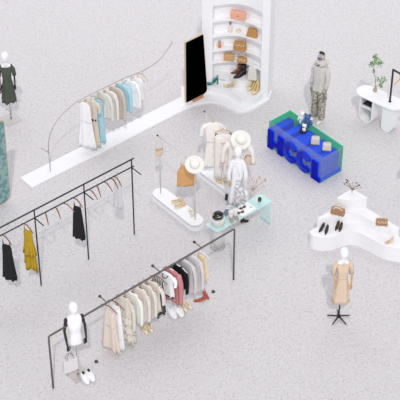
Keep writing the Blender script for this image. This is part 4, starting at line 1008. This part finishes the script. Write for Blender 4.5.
# standing figure in grey outfit: one continuous body with clothes over it
gl = P(317.5, 120.6)
m5 = root('mannequin', 'full length mannequin in grey hooded jacket, patterned trousers and dark goggles', 'mannequin', gl, -38, 'mannequins')
V = [(0, 0, .95), (0, 0, 1.10), (0, .01, 1.28), (0, .01, 1.42), (0, -.005, 1.50), (0, -.02, 1.60), (0, -.02, 1.67),
     (.19, .01, 1.38), (.25, .02, 1.13), (.24, -.04, .90), (-.19, .01, 1.38), (-.25, .02, 1.13), (-.24, -.04, .90),
     (.095, 0, .88), (.115, -.01, .50), (.12, .02, .10), (.12, -.11, .045), (-.095, 0, .88), (-.115, -.01, .50), (-.12, .02, .10), (-.12, -.11, .045),
     (.24, -.07, .82), (-.24, -.07, .82)]
Ed = [(0, 1), (1, 2), (2, 3), (3, 4), (4, 5), (5, 6), (3, 7), (7, 8), (8, 9), (9, 21), (3, 10), (10, 11), (11, 12), (12, 22), (0, 13), (13, 14), (14, 15), (15, 16), (0, 17), (17, 18), (18, 19), (19, 20)]
Rd = [.13, .12, .14, .08, .055, .085, .07, .06, .045, .03, .06, .045, .03, .085, .06, .04, .035, .085, .06, .04, .035, .03, .03]
skin('body', V, Ed, Rd, mat('grey_body', (.78, .76, .74), .7), m5)
JK = mat('grey_jacket', (.86, .84, .825), .85, bump=.25, bscale=60, var=.14, vscale=14, spec=.2); CAMO = mat('camo_grey', (.56, .51, .48), .85, col2=(.80, .76, .74), vscale=26, spec=.2)
b = nb(); loft(b, dense([(1.46, .09, .08), (1.42, .18, .11), (1.36, .225, .14), (1.18, .205, .155), (.98, .195, .15), (.82, .225, .165)], 4), 36, 7, .05, 1, .01); jk = mk('jacket', b, JK, m5)
for s in (-1, 1):
    b = nb(); tube(b, [(s*.19, .01, 1.38), (s*.25, .02, 1.25), (s*.265, .02, 1.12), (s*.262, -.02, 1.0), (s*.25, -.05, .90)], [.075, .08, .07, .072, .055], 14); mk('sleeve', b, JK, jk)
    b = nb(); hand(b, (s*.245, -.06, .88), (0, -.15, -1), -s, 1.15); mk('glove', b, mat('grey_glove', (.68, .65, .62), .7), m5)
    b = nb(); loft(b, dense([(.90, .125, .13, s*.085), (.70, .115, .12, s*.11), (.50, .10, .10, s*.12), (.30, .095, .095, s*.125), (.09, .085, .09, s*.125, .01)], 4), 24, 5, .08, s, .01); mk('trouser_leg', b, CAMO, m5)
    b = nb(); box(b, (s*.225, 0, .66), (.05, .13, .16)); mk('cargo_pocket', b, CAMO, m5, smooth=False, bevel=.015)
    b = nb(); tube(b, [(s*.125, .07, .05), (s*.125, .0, .055), (s*.13, -.12, .045), (s*.13, -.19, .03)], [.045, .055, .05, .03], 12, .85); mk('boot', b, WSH, m5)
b = nb(); tube(b, [(0, 0, 1.44), (0, -.005, 1.50), (0, 0, 1.56)], [.13, .125, .085], 16, .85); hd = mk('neck_gaiter', b, JK, m5)
b = nb(); ball(b, (0, .0, 1.62), .10, (1, 1.15, 1.2)); mk('balaclava', b, mat('balaclava_grey', (.66, .63, .60), .8, col2=(.80, .78, .76), vscale=25), m5)
b = nb(); tube(b, [(-.08, .02, 1.70), (0, -.02, 1.725), (.08, .02, 1.70)], [.035, .05, .035], 12, .7); mk('goggles', b, BLACK, m5)
b = nb(); tube(b, [(-.075, -.065, 1.625), (0, -.115, 1.63), (.075, -.065, 1.625)], [.02, .028, .02], 10, .8); mk('visor', b, mat('navy_visor', (.20, .24, .38), .3), m5)
b = nb(); tube(b, [(-.14, .02, 1.47), (-.05, .12, 1.49), (.08, .14, 1.48), (.17, .06, 1.46)], [.03, .055, .065, .04], 12, .7); mk('hood', b, JK, m5)
b = nb(); tube(b, [(-.06, -.10, 1.50), (0, -.125, 1.46), (.06, -.10, 1.50)], .022, 8); mk('dark_collar', b, mat('navy_collar', (.33, .34, .42), .6), m5)

slim(m5, .68, .85)
# large white toy bear just past the right edge
bear(P(415, 185), -10, 1.0, WT, WT, 'large white toy bear standing at the right edge of frame', 'large toy bear')
